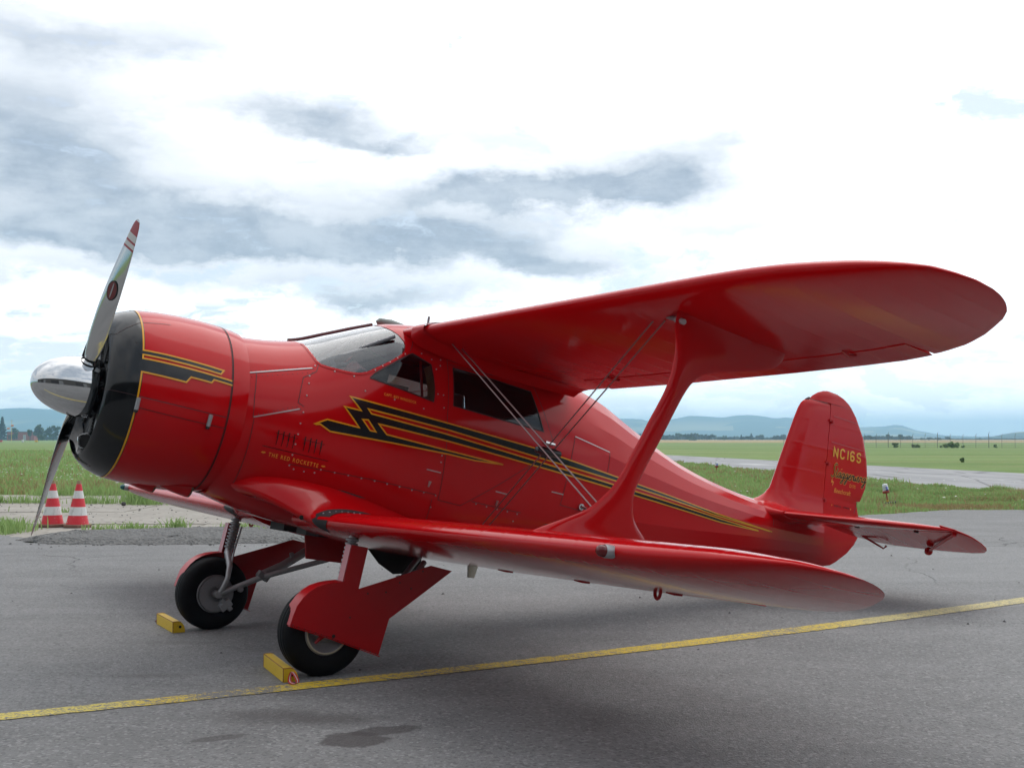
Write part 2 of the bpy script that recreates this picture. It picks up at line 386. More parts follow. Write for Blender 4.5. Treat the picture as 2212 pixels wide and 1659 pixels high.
vd = t.voro(p, 62, 'F1', 'Color'); cell = t.new('ShaderNodeSeparateColor'); t.l.new(vd, cell.inputs[0])
f = t.math('ADD', t.math('ADD', t.math('MULTIPLY', big, .30), t.math('MULTIPLY', mid, .22)), t.math('ADD', t.math('MULTIPLY', grain, .18), t.math('MULTIPLY', streak, .22)))
col = t.mix(t.ramp(f, .30, .66), (.124, .1235, .1235), (.238, .237, .236))
stone = t.ramp(cell.outputs[0], .74, .98); col = t.mix(t.math('MULTIPLY', stone, .45), col, (.34, .335, .33))
hole = t.ramp(cell.outputs[1], .70, .95); col = t.mix(t.math('MULTIPLY', hole, .5), col, (.060, .060, .062))
warp = t.math('MULTIPLY', t.math('SUBTRACT', t.noise(p, 5.5, 6, .65), .5), 1.3); warp2 = t.math('MULTIPLY', t.math('SUBTRACT', t.noise(p, 2.2, 5, .6), .5), 1.2)
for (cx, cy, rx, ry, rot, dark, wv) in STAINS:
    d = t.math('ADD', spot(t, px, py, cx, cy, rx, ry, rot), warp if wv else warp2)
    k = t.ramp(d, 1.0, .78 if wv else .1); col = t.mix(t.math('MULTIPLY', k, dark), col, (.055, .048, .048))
# tyre scuffs, oil drips, a filled saw-cut seam and a paler repair
rot_ = t.mapping(p, rot=(0, 0, -.50)); rx_, ry_, rz_ = t.sep(rot_)
sc1 = t.noise(t.mapping(rot_, scale=(.25, 5.5, 1)), 1.0, 4, .6); col = t.mix(t.math('MULTIPLY', t.ramp(sc1, .60, .74), .22), col, (.075, .075, .077))
dv = t.voro(p, 1.7); dk = t.math('MULTIPLY', t.ramp(t.math('ADD', dv, t.math('MULTIPLY', t.noise(p, 14, 3), .08)), .095, .06), t.ramp(t.noise(p, .7, 2), .48, .6)); col = t.mix(t.math('MULTIPLY', dk, .25), col, (.06, .055, .052))
rep = t.math('MULTIPLY', t.ramp(t.math('ADD', spot(t, px, py, 5.2, 14.2, 3.6, 1.9, .25), t.math('MULTIPLY', t.math('SUBTRACT', mid, .5), .15)), 1.0, .97), .18); col = t.mix(rep, col, (.30, .30, .30))
# hairline cracks
cw = t.new('ShaderNodeVectorMath', operation='ADD'); t.l.new(p, cw.inputs[0])
nv = t.new('ShaderNodeTexNoise'); t.l.new(p, nv.inputs['Vector']); nv.inputs['Scale'].default_value = .8; nv.inputs['Detail'].default_value = 5
t.l.new(nv.outputs['Color'], cw.inputs[1])
ce = t.voro(cw.outputs[0], .16, 'DISTANCE_TO_EDGE'); ck = t.math('MULTIPLY', t.ramp(ce, .0028, .0006), t.ramp(t.noise(p, .25, 2), .5, .62))
ck = t.math('MULTIPLY', ck, t.ramp(py, 9.5, 13)); col = t.mix(t.math('MULTIPLY', ck, .75), col, (.02, .02, .02))
t.put(b.inputs['Base Color'], col); t.put(b.inputs['Roughness'], t.math('ADD', .66, t.math('MULTIPLY', mid, .2)))
b.inputs['Specular IOR Level'].default_value = .4
bp = t.new('ShaderNodeBump'); bp.inputs['Strength'].default_value = .75; bp.inputs['Distance'].default_value = .006
t.l.new(t.math('ADD', t.math('MULTIPLY', t.voro(p, 95), .9), t.math('MULTIPLY', grain, .6)), bp.inputs['Height']); t.l.new(bp.outputs[0], b.inputs['Normal'])
ASPHALT = m
m, t, b = mat('broken_asphalt'); p = wpos(t)
v_ = t.new('ShaderNodeSeparateColor'); t.l.new(t.voro(p, 24, 'F1', 'Color'), v_.inputs[0])
t.put(b.inputs['Base Color'], t.mix(t.math('ADD', t.math('MULTIPLY', v_.outputs[0], .55), t.math('MULTIPLY', t.noise(p, 6, 6, .7), .5)), (.04, .04, .04), (.20, .197, .19)))
b.inputs['Roughness'].default_value = .85
bp = t.new('ShaderNodeBump'); bp.inputs['Strength'].default_value = 1; bp.inputs['Distance'].default_value = .03
t.l.new(t.voro(p, 24), bp.inputs['Height']); t.l.new(bp.outputs[0], b.inputs['Normal']); ASPHALT_OLD = m
m, t, b = mat('taxiway_asphalt'); p = wpos(t)
f = t.math('ADD', t.math('MULTIPLY', t.noise(t.mapping(p, scale=(1.6, .25, 1)), .6, 5, .6), .6), t.math('MULTIPLY', t.noise(p, 4, 6, .7), .4))
col = t.mix(t.ramp(f, .3, .7), (.22, .22, .225), (.32, .32, .325))
ce = t.voro(t.mapping(p, scale=(1, .4, 1)), .35, 'DISTANCE_TO_EDGE'); col = t.mix(t.math('MULTIPLY', t.ramp(ce, .022, .006), .6), col, (.05, .05, .05))
t.put(b.inputs['Base Color'], col); b.inputs['Roughness'].default_value = .8; TAXI = m
m, t, b = mat('old_concrete'); p = wpos(t)
f = t.math('ADD', t.math('MULTIPLY', t.noise(p, .9, 6, .62), .55), t.math('MULTIPLY', t.noise(p, 9, 6, .7), .45))
col = t.mix(t.ramp(f, .3, .7), (.235, .213, .185), (.37, .342, .30))
v_ = t.new('ShaderNodeSeparateColor'); t.l.new(t.voro(p, 7, 'F1', 'Color'), v_.inputs[0])
pit = t.math('MULTIPLY', t.ramp(v_.outputs[0], .80, .84), t.ramp(t.voro(p, 7), .34, .2)); col = t.mix(pit, col, (.05, .045, .04))
t.put(b.inputs['Base Color'], col); b.inputs['Roughness'].default_value = .9
bp = t.new('ShaderNodeBump'); bp.inputs['Strength'].default_value = .7; bp.inputs['Distance'].default_value = .02
t.l.new(f, bp.inputs['Height']); t.l.new(bp.outputs[0], b.inputs['Normal']); CONCRETE = m
m, t, b = mat('meadow'); p = wpos(t); px, py, pz = t.sep(p)
band = t.noise(t.mapping(p, scale=(.02, .16, 1)), 1.0, 5, .55); tuft = t.noise(t.mapping(p, scale=(.6, 1, 1)), .9, 7, .7); fine = t.noise(p, 6, 5, .7)
f = t.math('ADD', t.math('MULTIPLY', band, .5), t.math('ADD', t.math('MULTIPLY', tuft, .3), t.math('MULTIPLY', fine, .2)))
col = t.mix(t.ramp(f, .34, .66), (.105, .185, .046), (.235, .305, .110))
col = t.mix(t.math('MULTIPLY', t.ramp(t.noise(t.mapping(p, scale=(.04, .2, 1), loc=(5, 3, 0)), .8, 4, .6), .52, .66), .55), col, (.30, .27, .13))
dirt = t.ramp(t.math('ADD', spot(t, px, py, 9.3, 25.7, 2.3, .9, .05), t.math('MULTIPLY', t.math('SUBTRACT', t.noise(p, 2.5, 5, .7), .5), 1.2)), 1.05, .75)
col = t.mix(t.math('MULTIPLY', dirt, .85), col, (.165, .105, .065))
dirt2 = t.ramp(t.math('ADD', spot(t, px, py, -9.2, 19.4, 3.2, 1.5, 0), t.math('MULTIPLY', t.math('SUBTRACT', t.noise(p, 2.5, 5, .7), .5), 1.3)), 1.1, .7)
col = t.mix(t.math('MULTIPLY', dirt2, .85), col, (.22, .18, .13))
t.put(b.inputs['Base Color'], col); b.inputs['Roughness'].default_value = .95; b.inputs['Specular IOR Level'].default_value = .15
bp = t.new('ShaderNodeBump'); bp.inputs['Strength'].default_value = .8; bp.inputs['Distance'].default_value = .12
t.l.new(t.math('ADD', tuft, fine), bp.inputs['Height']); t.l.new(bp.outputs[0], b.inputs['Normal']); MEADOW = m
WHEAT = simple('ripe_wheat', (.36, .27, .13), .9, spec=.1, var=.2, scale=.03)
m, t, b = mat('yellow_line_paint'); p = wpos(t); px, py, pz = t.sep(p)
wear = t.math('ADD', t.math('MULTIPLY', t.noise(t.mapping(p, scale=(1, 3, 1), rot=(0, 0, -.53)), 16, 6, .72), .6), t.math('MULTIPLY', t.noise(p, 60, 3, .7), .4))
loc = t.noise(p, .8, 3, .5)
bad = t.math('MAXIMUM', t.ramp(spot(t, px, py, -1.60, 6.93, .42, .20, .48), 1.0, .35), t.math('MULTIPLY', t.ramp(spot(t, px, py, .1, 7.85, 1.0, .3, .50), 1.0, .3), .38))
thr = t.math('ADD', .405, t.math('MULTIPLY', loc, .24)); thr = t.math('SUBTRACT', thr, t.math('MULTIPLY', bad, .105))
gone = t.ramp(t.math('SUBTRACT', wear, thr), -.015, .03)
far_pale = t.ramp(px, 2.4, 3.1); new_left = t.ramp(px, -2.0, -2.3)
ycol = t.mix(t.noise(p, 3, 5, .6), (.56, .385, .014), (.68, .50, .035)); ycol = t.mix(t.math('MULTIPLY', far_pale, .8), ycol, (.52, .46, .23))
ycol = t.mix(t.math('MULTIPLY', new_left, .6), ycol, (.60, .52, .13))
t.put(b.inputs['Base Color'], t.mix(gone, ycol, (.15, .148, .145))); b.inputs['Roughness'].default_value = .7
bp = t.new('ShaderNodeBump'); bp.inputs['Strength'].default_value = .7; bp.inputs['Distance'].default_value = .006
t.l.new(t.voro(p, 95), bp.inputs['Height']); t.l.new(bp.outputs[0], b.inputs['Normal']); LINE = m
WHITE_LINE = simple('worn_white_paint', (.42, .42, .42), .8, var=.3, scale=1.5)
def leafmat(name, lo, hi, rough=.75):
    m, t, b = mat(name); gi = t.new('ShaderNodeNewGeometry')
    rnd = gi.outputs['Random Per Island']; n = t.noise(gi.outputs['Position'], .6, 4, .6)
    t.put(b.inputs['Base Color'], t.mix(t.math('ADD', t.math('MULTIPLY', rnd, .6), t.math('MULTIPLY', n, .4)), lo, hi))
    b.inputs['Roughness'].default_value = rough; b.inputs['Specular IOR Level'].default_value = .2
    tr = t.new('ShaderNodeBsdfTranslucent'); t.put(tr.inputs[0], hi); mx = t.new('ShaderNodeMixShader'); mx.inputs[0].default_value = .22
    t.l.new(b.outputs[0], mx.inputs[1]); t.l.new(tr.outputs[0], mx.inputs[2]); t.l.new(mx.outputs[0], t.n['Material Output'].inputs[0]); return m
GRASS = leafmat('grass_blades', (.19, .32, .095), (.40, .54, .21))
DRYGRASS = leafmat('dry_grass_blades', (.26, .20, .09), (.42, .35, .17))
FLOWER = simple('white_petals', (.62, .62, .58), .8)
LEAF_DARK = leafmat('tree_leaf_dark', (.018, .036, .020), (.050, .082, .036))
LEAF_MID = leafmat('tree_leaf_mid', (.032, .060, .022), (.080, .125, .045))
LEAF_SPRUCE = leafmat('spruce_needles', (.010, .022, .017), (.026, .045, .030))
BARK = simple('bark', (.06, .048, .038), .9, var=.3)
# ================================================================ the lie of the land
def sheet(name, pts, z, mat_, kind='structure', grid=None):
    o = mesh_obj(name, [(x, y, z) for x, y in pts], [list(range(len(pts)))], mat_); return tag(o, kind=kind)
sheet('ground', [(-9000, -9000), (9000, -9000), (9000, 9000), (-9000, 9000)], -.045, MEADOW)
FAR = [(-60, 18.6), (-30, 18.9), (-12, 18.8), (-9.6, 18.3), (-7.9, 18.1), (-7.3, 17.4), (-7.0, 16.75), (-5.9, 16.55), (-4.9, 16.5), (-4.0, 16.75), (-3.0, 17.0), (-1.2, 17.5), (1, 18.4), (3, 19.8), (5, 21.5), (6.2, 22.3), (6.9, 22.8), (7.6, 23.2), (8.4, 23.9), (9.4, 24.5), (11, 24.45), (14, 24.7), (18, 25.2), (30, 26), (60, 27)]
def ragged(line, amp, step=.14):
    out = []
    for (a, c), (a2, c2) in zip(line[:-1], line[1:]):
        n = max(1, int(math.hypot(a2-a, c2-c)/step)) if abs(a) < 16 and abs(a2) < 16 else 1
        for i in range(n):
            f = i/n; out.append((a + (a2-a)*f + random.gauss(0, amp*.4), c + (c2-c)*f + random.gauss(0, amp)))
    return out + [line[-1]]
random.seed(3)
sheet('apron', [(-60, -40), (60, -40)] + ragged(FAR, .05)[::-1], 0.0, ASPHALT)
TW_Y = [-10, 24, 31.7, 61.8, 105, 230]; TW_N = [18.0, 14.75, 14.0, 11.1, 7.0, -5.0]; TW_F = [30.5, 26.2, 25.1, 20.8, 14.5, -1.5]
sheet('taxiway', list(zip(TW_N, TW_Y)) + list(zip(TW_F, TW_Y))[::-1], -.022, TAXI)
def tw_strip(y0, y1, f, wdt):
    x0 = np.interp(y0, TW_Y, TW_N)*(1-f) + np.interp(y0, TW_Y, TW_F)*f; x1 = np.interp(y1, TW_Y, TW_N)*(1-f) + np.interp(y1, TW_Y, TW_F)*f
    sheet('taxiway_marking', [(x0-wdt/2, y0), (x0+wdt/2, y0), (x1+wdt/2, y1), (x1-wdt/2, y1)], -.018, WHITE_LINE)
tw_strip(34, 58, .45, .16); tw_strip(66, 70, .4, 1.3)
# yellow line: a long gentle curve
LP = np.polyfit([-2.768, -2.031, -1.065, -.16, 1.113, 2.589, 4.415], [6.316, 6.703, 7.191, 7.72, 8.43, 9.40, 10.578], 2)
V = []; F = []; N_ = 320; cx = np.linspace(-5.5, 9, N_+1); cy = np.where(cx < 4.4, np.polyval(LP, cx), np.polyval(LP, 4.4) + (2*LP[0]*4.4+LP[1])*(cx-4.4)); cw_ = np.interp(cx, [-3, -1, 0, 1.1, 2.6, 4.4], [.16, .175, .165, .185, .21, .22])
for i in range(N_+1):
    k = min(i, N_-1); d = np.array([cx[k+1]-cx[k], cy[k+1]-cy[k]]); d /= np.linalg.norm(d); nn = np.array([-d[1], d[0]])
    e = [random.gauss(0, .003) for _ in range(2)]
    V += [(cx[i] - nn[0]*(cw_[i]/2+e[0]), cy[i] - nn[1]*(cw_[i]/2+e[0]), .004), (cx[i] + nn[0]*(cw_[i]/2+e[1]), cy[i] + nn[1]*(cw_[i]/2+e[1]), .004)]
F = [(2*i, 2*i+2, 2*i+3, 2*i+1) for i in range(N_)]
tag(mesh_obj('yellow_line', V, F, LINE), kind='structure')
# concrete slabs behind the apron, joints open
slabs = tag(bpy.data.objects.new('concrete_apron', None), kind='structure'); C.objects.link(slabs)
random.seed(5)
ys = [17.0, 20.6, 23.9, 27.3, 31.2]
for j in range(4):
    for i in range(6):
        x0 = -25.4 + i*4.0 + .7*j; x1 = x0 + 3.96 + (2.5 if i == 5 else 0); y0, y1 = ys[j], ys[j+1]-.06
        if j == 0 and i < 4: y0 = 18.9
        z = -.014 + random.uniform(-.004, .004); mb = MB(); c = .03
        pts = [(x0+c, y0), (x1-c, y0+random.uniform(-.05, .05)), (x1, y0+c), (x1-random.uniform(0, .05), y1-c), (x1-c, y1), (x0+c, y1-random.uniform(0, .05)), (x0, y1-c), (x0, y0+c)]
        mb.prism(pts, z-.2, z, ax=2); o = mb.build('slab', CONCRETE, slabs)
# torn edge of the asphalt layer
def lipz(x, y): return .035 + .03*math.sin(x*1.9+1) * math.sin(y*1.3)
random.seed(11); V = []; F = []; nx, ny = 70, 12
for i in range(nx+1):
    x = -7.35 + 4.75*i/nx; lo = float(np.interp(x, [-7.4, -6.6, -5.2, -4.0, -2.6], [17.25, 16.55, 16.42, 16.6, 16.95])); hi = float(np.interp(x, [-7.4, -6.6, -5.2, -4, -2.6], [17.9, 19.0, 19.3, 19.3, 18.6]))
    for j in range(ny+1):
        f = j/ny; y = lo + (hi-lo)*f + random.gauss(0, .035); e = min(1, f*14, (1-f)*5, (nx-i)/6, i/6)
        V.append((x + random.gauss(0, .015), y, .005 + e*(.045 + lipz(x, y)*.6 + random.gauss(0, .008))))
for i in range(nx):
    for j in range(ny): F.append((i*(ny+1)+j, (i+1)*(ny+1)+j, (i+1)*(ny+1)+j+1, i*(ny+1)+j+1))
V2 = [(x, y-.01 if (k % (ny+1)) == 0 else y, z) for k, (x, y, z) in enumerate(V)]
base = len(V2)
for i in range(nx+1): x, y, z = V2[i*(ny+1)]; V2.append((x, y, -.01))
for i in range(nx): F.append((base+i, base+i+1, (i+1)*(ny+1), i*(ny+1)))
tag(mesh_obj('broken_asphalt_edge', V2, F, ASPHALT_OLD), kind='structure')
sheet('wheat_field', [(30, 420), (900, 420), (1600, 1500), (150, 1500)], -.02, WHEAT)
# hills: a long ridge 5 km off
RIDGE = [(-1400, 1345), (-900, 1322), (-400, 1312), (0, 1306.5), (40, 1303), (80, 1302.5), (114, 1304), (148, 1306.5), (300, 1318), (600, 1330), (1000, 1322), (1400, 1333), (1700, 1328), (1950, 1338), (1979, 1337), (2047, 1338), (2073, 1345), (2150, 1340), (2206, 1328), (2244, 1329), (2311, 1334), (2361, 1326), (2408, 1326), (2450, 1331), (2476, 1337), (2508, 1333), (2535, 1335), (2640, 1350), (2752, 1363.5), (2809, 1362), (2838, 1360), (2861, 1356), (2877, 1356), (2898, 1362), (2926, 1373), (2973, 1382), (3022, 1390), (3090, 1393), (3194, 1394), (3275, 1395.5), (3700, 1392), (4300, 1380), (5000, 1370)]
m, t, b = mat('hill_forest'); p = wpos(t)
n1 = t.noise(t.mapping(p, scale=(1, 1, 2)), .004, 6, .6); n2 = t.noise(p, .02, 5, .65)
col = t.mix(t.ramp(t.math('ADD', t.math('MULTIPLY', n1, .6), t.math('MULTIPLY', n2, .4)), .35, .65), (.018, .032, .022), (.045, .065, .035))
v_ = t.new('ShaderNodeSeparateColor'); t.l.new(t.voro(t.mapping(p, scale=(1, 1, 3)), .006, 'F1', 'Color'), v_.inputs[0])
fld = t.math('MULTIPLY', t.ramp(v_.outputs[0], .72, .74), t.ramp(t.sep(p)[2], 85, 40)); col = t.mix(t.math('MULTIPLY', fld, .8), col, (.30, .27, .15))
t.put(b.inputs['Base Color'], col); b.inputs['Roughness'].default_value = 1; b.inputs['Specular IOR Level'].default_value = .05; HILL = m
ra = np.array([((u-1637.5)/3690.6, (1402-v)/3690.6) for u, v in RIDGE])
V = []; F = []; NX, NY = 320, 22; rr = np.random.default_rng(4)
ph = rr.uniform(0, 6.3, 12); 
for j in range(NY+1):
    fy = j/NY
    for i in range(NX+1):
        ta = -.85 + 1.9*i/NX; y = 3700 + 2300*fy; x = ta*y
        hr = float(np.interp(ta, ra[:, 0], ra[:, 1]))*5200
        prof = math.sin(min(1, fy/.655)*math.pi/2)**1.5 if fy < .655 else 1 - .5*((fy-.655)/.345)**2
        spur = sum(math.sin(ta*k*9.0 + ph[k] + fy*2.2*math.sin(ph[k]*3)) / k for k in range(2, 9))*.16*math.sin(math.pi*min(1, fy/.655))
        V.append((x, y, -2 + max(0, hr*(prof + spur*.45*(1-prof*.4)) if fy < .655 else hr*prof)))
for j in range(NY):
    for i in range(NX): F.append((j*(NX+1)+i, j*(NX+1)+i+1, (j+1)*(NX+1)+i+1, (j+1)*(NX+1)+i))
tag(mesh_obj('hills', V, F, HILL, smooth=True), kind='structure')
# low nearer ridge at the far right
V = []; F = []
for i in range(41):
    ta = .36 + .16*i/40; hgt = 19*math.exp(-((ta-.452)/.038)**2) + 2*math.sin(ta*90)
    for (y, k) in ((2500, 0), (2700, .8), (2900, 1), (3300, 0)): V.append((ta*y, y, -1 + max(0, hgt)*k))
for i in range(40):
    for k in range(3): F.append((4*i+k, 4*i+4+k, 4*i+5+k, 4*i+1+k))
tag(mesh_obj('low_ridge', V, F, HILL, smooth=True), kind='structure')
# ================================================================ haze
m = bpy.data.materials.new('haze_air'); m.use_nodes = True; t = NT(m.node_tree); t.n.remove(t.n['Principled BSDF'])
pv = t.new('ShaderNodeVolumePrincipled'); pv.inputs['Color'].default_value = HAZE_COL; pv.inputs['Density'].default_value = HAZE_DENS; pv.inputs['Anisotropy'].default_value = .45
t.l.new(pv.outputs[0], t.n['Material Output'].inputs['Volume'])
mb = MB(); mb.box((0, 0, 71), (19000, 19000, 146)); hz = mb.build('haze', m); tag(hz, kind='stuff')
# ================================================================ grass, weeds
def blades(name, pts, mat_, hmin, hmax, wd, lean=.35, parent=None, seed=1):
    """pts (n,3): one tapering bent blade (two faces) at each point"""
    r = np.random.default_rng(seed); P = np.asarray(pts, float); n = len(P)
    h = r.uniform(hmin, hmax, n) if np.isscalar(hmin) else hmin; a = r.uniform(0, 2*math.pi, n)
    wv = np.broadcast_to(wd, (n,)) * r.uniform(.7, 1.3, n)
    la = r.uniform(0, 2*math.pi, n); ll = np.abs(r.normal(0, lean, n)) * h
    dx_, dy_ = np.cos(a)*wv/2, np.sin(a)*wv/2; lx, ly = np.cos(la)*ll, np.sin(la)*ll
    V = np.empty((n, 5, 3))
    V[:, 0] = P + np.c_[-dx_, -dy_, np.zeros(n)-.02]; V[:, 1] = P + np.c_[dx_, dy_, np.zeros(n)-.02]
    V[:, 2] = P + np.c_[dx_*.75 + lx*.35, dy_*.75 + ly*.35, h*.58]; V[:, 3] = P + np.c_[-dx_*.75 + lx*.35, -dy_*.75 + ly*.35, h*.58]
    V[:, 4] = P + np.c_[lx, ly, h]
    me = bpy.data.meshes.new(name); idx = np.arange(n)[:, None]*5
    loops = np.concatenate([idx+0, idx+1, idx+2, idx+3, idx+3, idx+2, idx+4], 1).ravel()
    me.vertices.add(n*5); me.vertices.foreach_set('co', V.ravel())
    me.loops.add(n*7); me.loops.foreach_set('vertex_index', loops.astype(np.int32))
    me.polygons.add(n*2); st = (np.arange(n)[:, None]*7 + np.array([0, 4])).ravel()
    me.polygons.foreach_set('loop_start', st.astype(np.int32)); me.polygons.foreach_set('loop_total', np.tile([4, 3], n).astype(np.int32))
    me.materials.append(mat_); me.update(); me.validate()
    o = bpy.data.objects.new(name, me); C.objects.link(o)
    if parent is not None: o.parent = parent
    return o
vr = np.random.default_rng(21)
def clumpy(x, y, sc=1.1):
    return (np.sin(x*sc*1.3 + 1.7*np.sin(y*sc*.7)) * np.sin(y*sc*1.1 + 1.3*np.sin(x*sc*.9 + 2)) + .45*np.sin(x*sc*3.1 + y*sc*2.3)*np.sin(y*sc*3.7 - x*1.1))
fx = np.array([a for a, _ in FAR]); fyy = np.array([b_ for _, b_ in FAR])
P = []; 
# verge at the right, between apron and taxiway
n = 190000; y = 21.5 + (vr.random(n)**1.9)*80; x = vr.uniform(.0, 1, n); x = -1.5 + x*(np.interp(y, TW_Y, TW_N) + 1.5)
ok = (y > np.interp(x, fx, fyy) + .12 + vr.normal(0, .12, n)) & (x < np.interp(y, TW_Y, TW_N) + vr.normal(0, .12, n)) & (x > -1.0 + vr.normal(0, .8, n)) 
x2 = vr.uniform(10, 15.5, n//3); y2 = vr.uniform(24, 36, n//3)
ok2 = (y2 > np.interp(x2, fx, fyy) + .1 + vr.normal(0, .12, n//3)) & (x2 < np.interp(y2, TW_Y, TW_N) + vr.normal(0, .15, n//3))
XR = np.r_[x[ok], x2[ok2]]; YR = np.r_[y[ok], y2[ok2]]
# left meadow
n = 130000; y = 31.0 + (vr.random(n)**1.8)*110; x = -y*.62 + vr.random(n)**1.25*(y*.74)
ok = y > 31.3 + .6*np.sin(x*.8) + vr.normal(0, .35, n)
XL, YL = x[ok], y[ok]
# tuft at the left edge and a fringe on the slab edge
n = 2600; x = vr.normal(-8.75, .42, n); y = vr.normal(18.9, .42, n); ok = (x < -7.85); XT, YT = x[ok], y[ok]
def patch(XX, YY): return np.c_[XX, YY, np.full(len(XX), -.03)]
d_brown = np.hypot((XR-9.3)/2.3, (YR-25.7)/.9)
keep = d_brown > vr.uniform(.7, 1.5, len(XR))
cl = clumpy(XR, YR); hh = (.05 + .11*np.clip(cl + .4, 0, 1.4))*vr.uniform(.6, 1.3, len(XR)); hh *= np.where(YR < np.interp(XR, fx, fyy) + 1.2, .8, 1)
dist = YR; wd = np.clip(.0011*dist, .014, .07)
dry = vr.random(len(XR)) < np.where(clumpy(XR, YR, .5) < -.35, .42, .10)
tag(blades('grass', patch(XR, YR)[keep & ~dry], GRASS, hh[keep & ~dry], None, wd[keep & ~dry], seed=2), kind='stuff')
drp = keep & dry
cl = clumpy(XL, YL, .6); hl = (.10 + .16*np.clip(cl + .4, 0, 1.4))*vr.uniform(.6, 1.3, len(XL)); wl = np.clip(.0011*YL, .02, .1)
dl = vr.random(len(XL)) < np.where(YL < 34.5, .45, np.where(clumpy(XL, YL, .35) < -.35, .40, .10))
tag(blades('grass', patch(XL, YL)[~dl], GRASS, hl[~dl], None, wl[~dl], seed=3), kind='stuff')
ht = vr.uniform(.08, .26, len(XT)); 
tag(blades('grass', patch(XT, YT), GRASS, ht, None, np.full(len(XT), .022), lean=.5, seed=4), kind='stuff')
# weeds in the slab joints
JX = []; JY = []; JH = []
for (x0, x1, y0, sy, cnt, hm, thr) in ((-7.0, -4.0, 19.5, .10, 420, .08, .1), (-4.3, -2.3, 18.7, .25, 600, .12, .0), (-13, -9.6, 27.3, .14, 900, .17, -.1), (-9.5, -5, 27.3, .08, 300, .10, .2), (-10.5, -8.9, 23.9, .09, 250, .10, .1), (-12.8, -7.5, 31.1, .3, 1700, .25, -.9), (-9.4, -8.6, 28.0, .12, 250, .18, -1)):
    x = vr.uniform(x0, x1, cnt); y = vr.normal(y0, sy, cnt); k = clumpy(x, y*.2, 2.6) > thr; JX += list(x[k]); JY += list(y[k]); JH += list(hm*vr.uniform(.4, 1.5, k.sum()))
for (cx_, cy_, s_, cnt, hm) in ((-6.35, 19.35, .12, 70, .13), (-5.62, 19.4, .10, 90, .19), (-6.0, 19.45, .25, 60, .09), (-4.2, 19.3, .35, 220, .13), (-3.4, 19.0, .3, 180, .13), (-6.95, 19.4, .12, 50, .10), (-8.35, 26.5, .22, 130, .16), (-9.6, 27.0, .3, 200, .2)):
    JX += list(vr.normal(cx_, s_, cnt)); JY += list(vr.normal(cy_, s_*.5, cnt)); JH += list(hm*vr.uniform(.4, 1.4, cnt))
tag(blades('weeds', patch(np.array(JX), np.array(JY)), GRASS, np.array(JH), None, np.full(len(JX), .024), lean=.5, seed=5), kind='stuff')
# dry stalks: verge, brown cut patch, meadow edge
nb = 2600; bx = vr.normal(9.2, 1.2, nb); by = vr.normal(25.5, .45, nb); kb = by > np.interp(bx, fx, fyy) + .05
DX = np.r_[XR[drp], XL[dl], bx[kb]]; DY = np.r_[YR[drp], YL[dl], by[kb]]; DH = np.r_[hh[drp]*1.15, hl[dl]*1.1, vr.uniform(.03, .10, kb.sum())]
tag(blades('dry_grass', patch(DX, DY), DRYGRASS, DH, None, np.clip(.0011*DY, .016, .08), lean=.6, seed=6), kind='stuff')
# white meadow flowers
n = 1000; fy_ = 33 + vr.random(n)**1.4*38; fx_ = -fy_*.45 + vr.random(n)*fy_*.26; kf = clumpy(fx_, fy_, .45) > .05
fx_, fy_ = fx_[kf], fy_[kf]; fz = vr.uniform(.30, .55, len(fx_))
g2 = 110; gx = vr.uniform(3, 14, g2); gy = vr.uniform(24.5, 48, g2); kg = (gx < np.interp(gy, TW_Y, TW_N) - .2) & (gy > np.interp(gx, fx, fyy) + .5) & ((clumpy(gx, gy, .9) > .35) | (gx > 9.6)); 
FX_ = np.r_[fx_, gx[kg]]; FY_ = np.r_[fy_, gy[kg]]; FZ_ = np.r_[fz, vr.uniform(.15, .35, kg.sum())]
V = []; F = []
for i, (x, y, z) in enumerate(zip(FX_, FY_, FZ_)):
    s_ = vr.uniform(.016, .036); k = len(V)
    for q in range(6): V.append((x + s_*math.cos(q*1.047), y + s_*math.sin(q*1.047)*.9, z + vr.uniform(-.006, .006)))
    V.append((x, y, z + .012)); F += [(k+q, k+(q+1) % 6, k+6) for q in range(6)]
tag(mesh_obj('white_flowers', V, F, FLOWER), kind='stuff')
# the flowering bush behind the cones
bush = thing('yarrow_plant', 'leafy clump of white flowering weed behind the traffic cones', 'weed', (-8.55, 26.9, -.02))
P_ = np.c_[vr.normal(0, .20, 420), vr.normal(0, .14, 420), np.zeros(420)]
blades('leaves', P_, GRASS, vr.uniform(.12, .5, 420), None, np.full(420, .028), lean=.45, parent=bush, seed=8)
V = []; F = []
for i in range(46):
    x, y, z = vr.normal(0, .34), vr.normal(0, .16), vr.uniform(.36, .62); s_ = vr.uniform(.025, .05); k = len(V)
    for q in range(7): V.append((x + s_*math.cos(q*.9), y + s_*math.sin(q*.9), z + vr.uniform(-.01, .01)))
    V.append((x, y, z+.02)); F += [(k+q, k+(q+1) % 7, k+7) for q in range(7)]
o = mesh_obj('flower_heads', V, F, FLOWER, bush); o['kind'] = 'stuff'
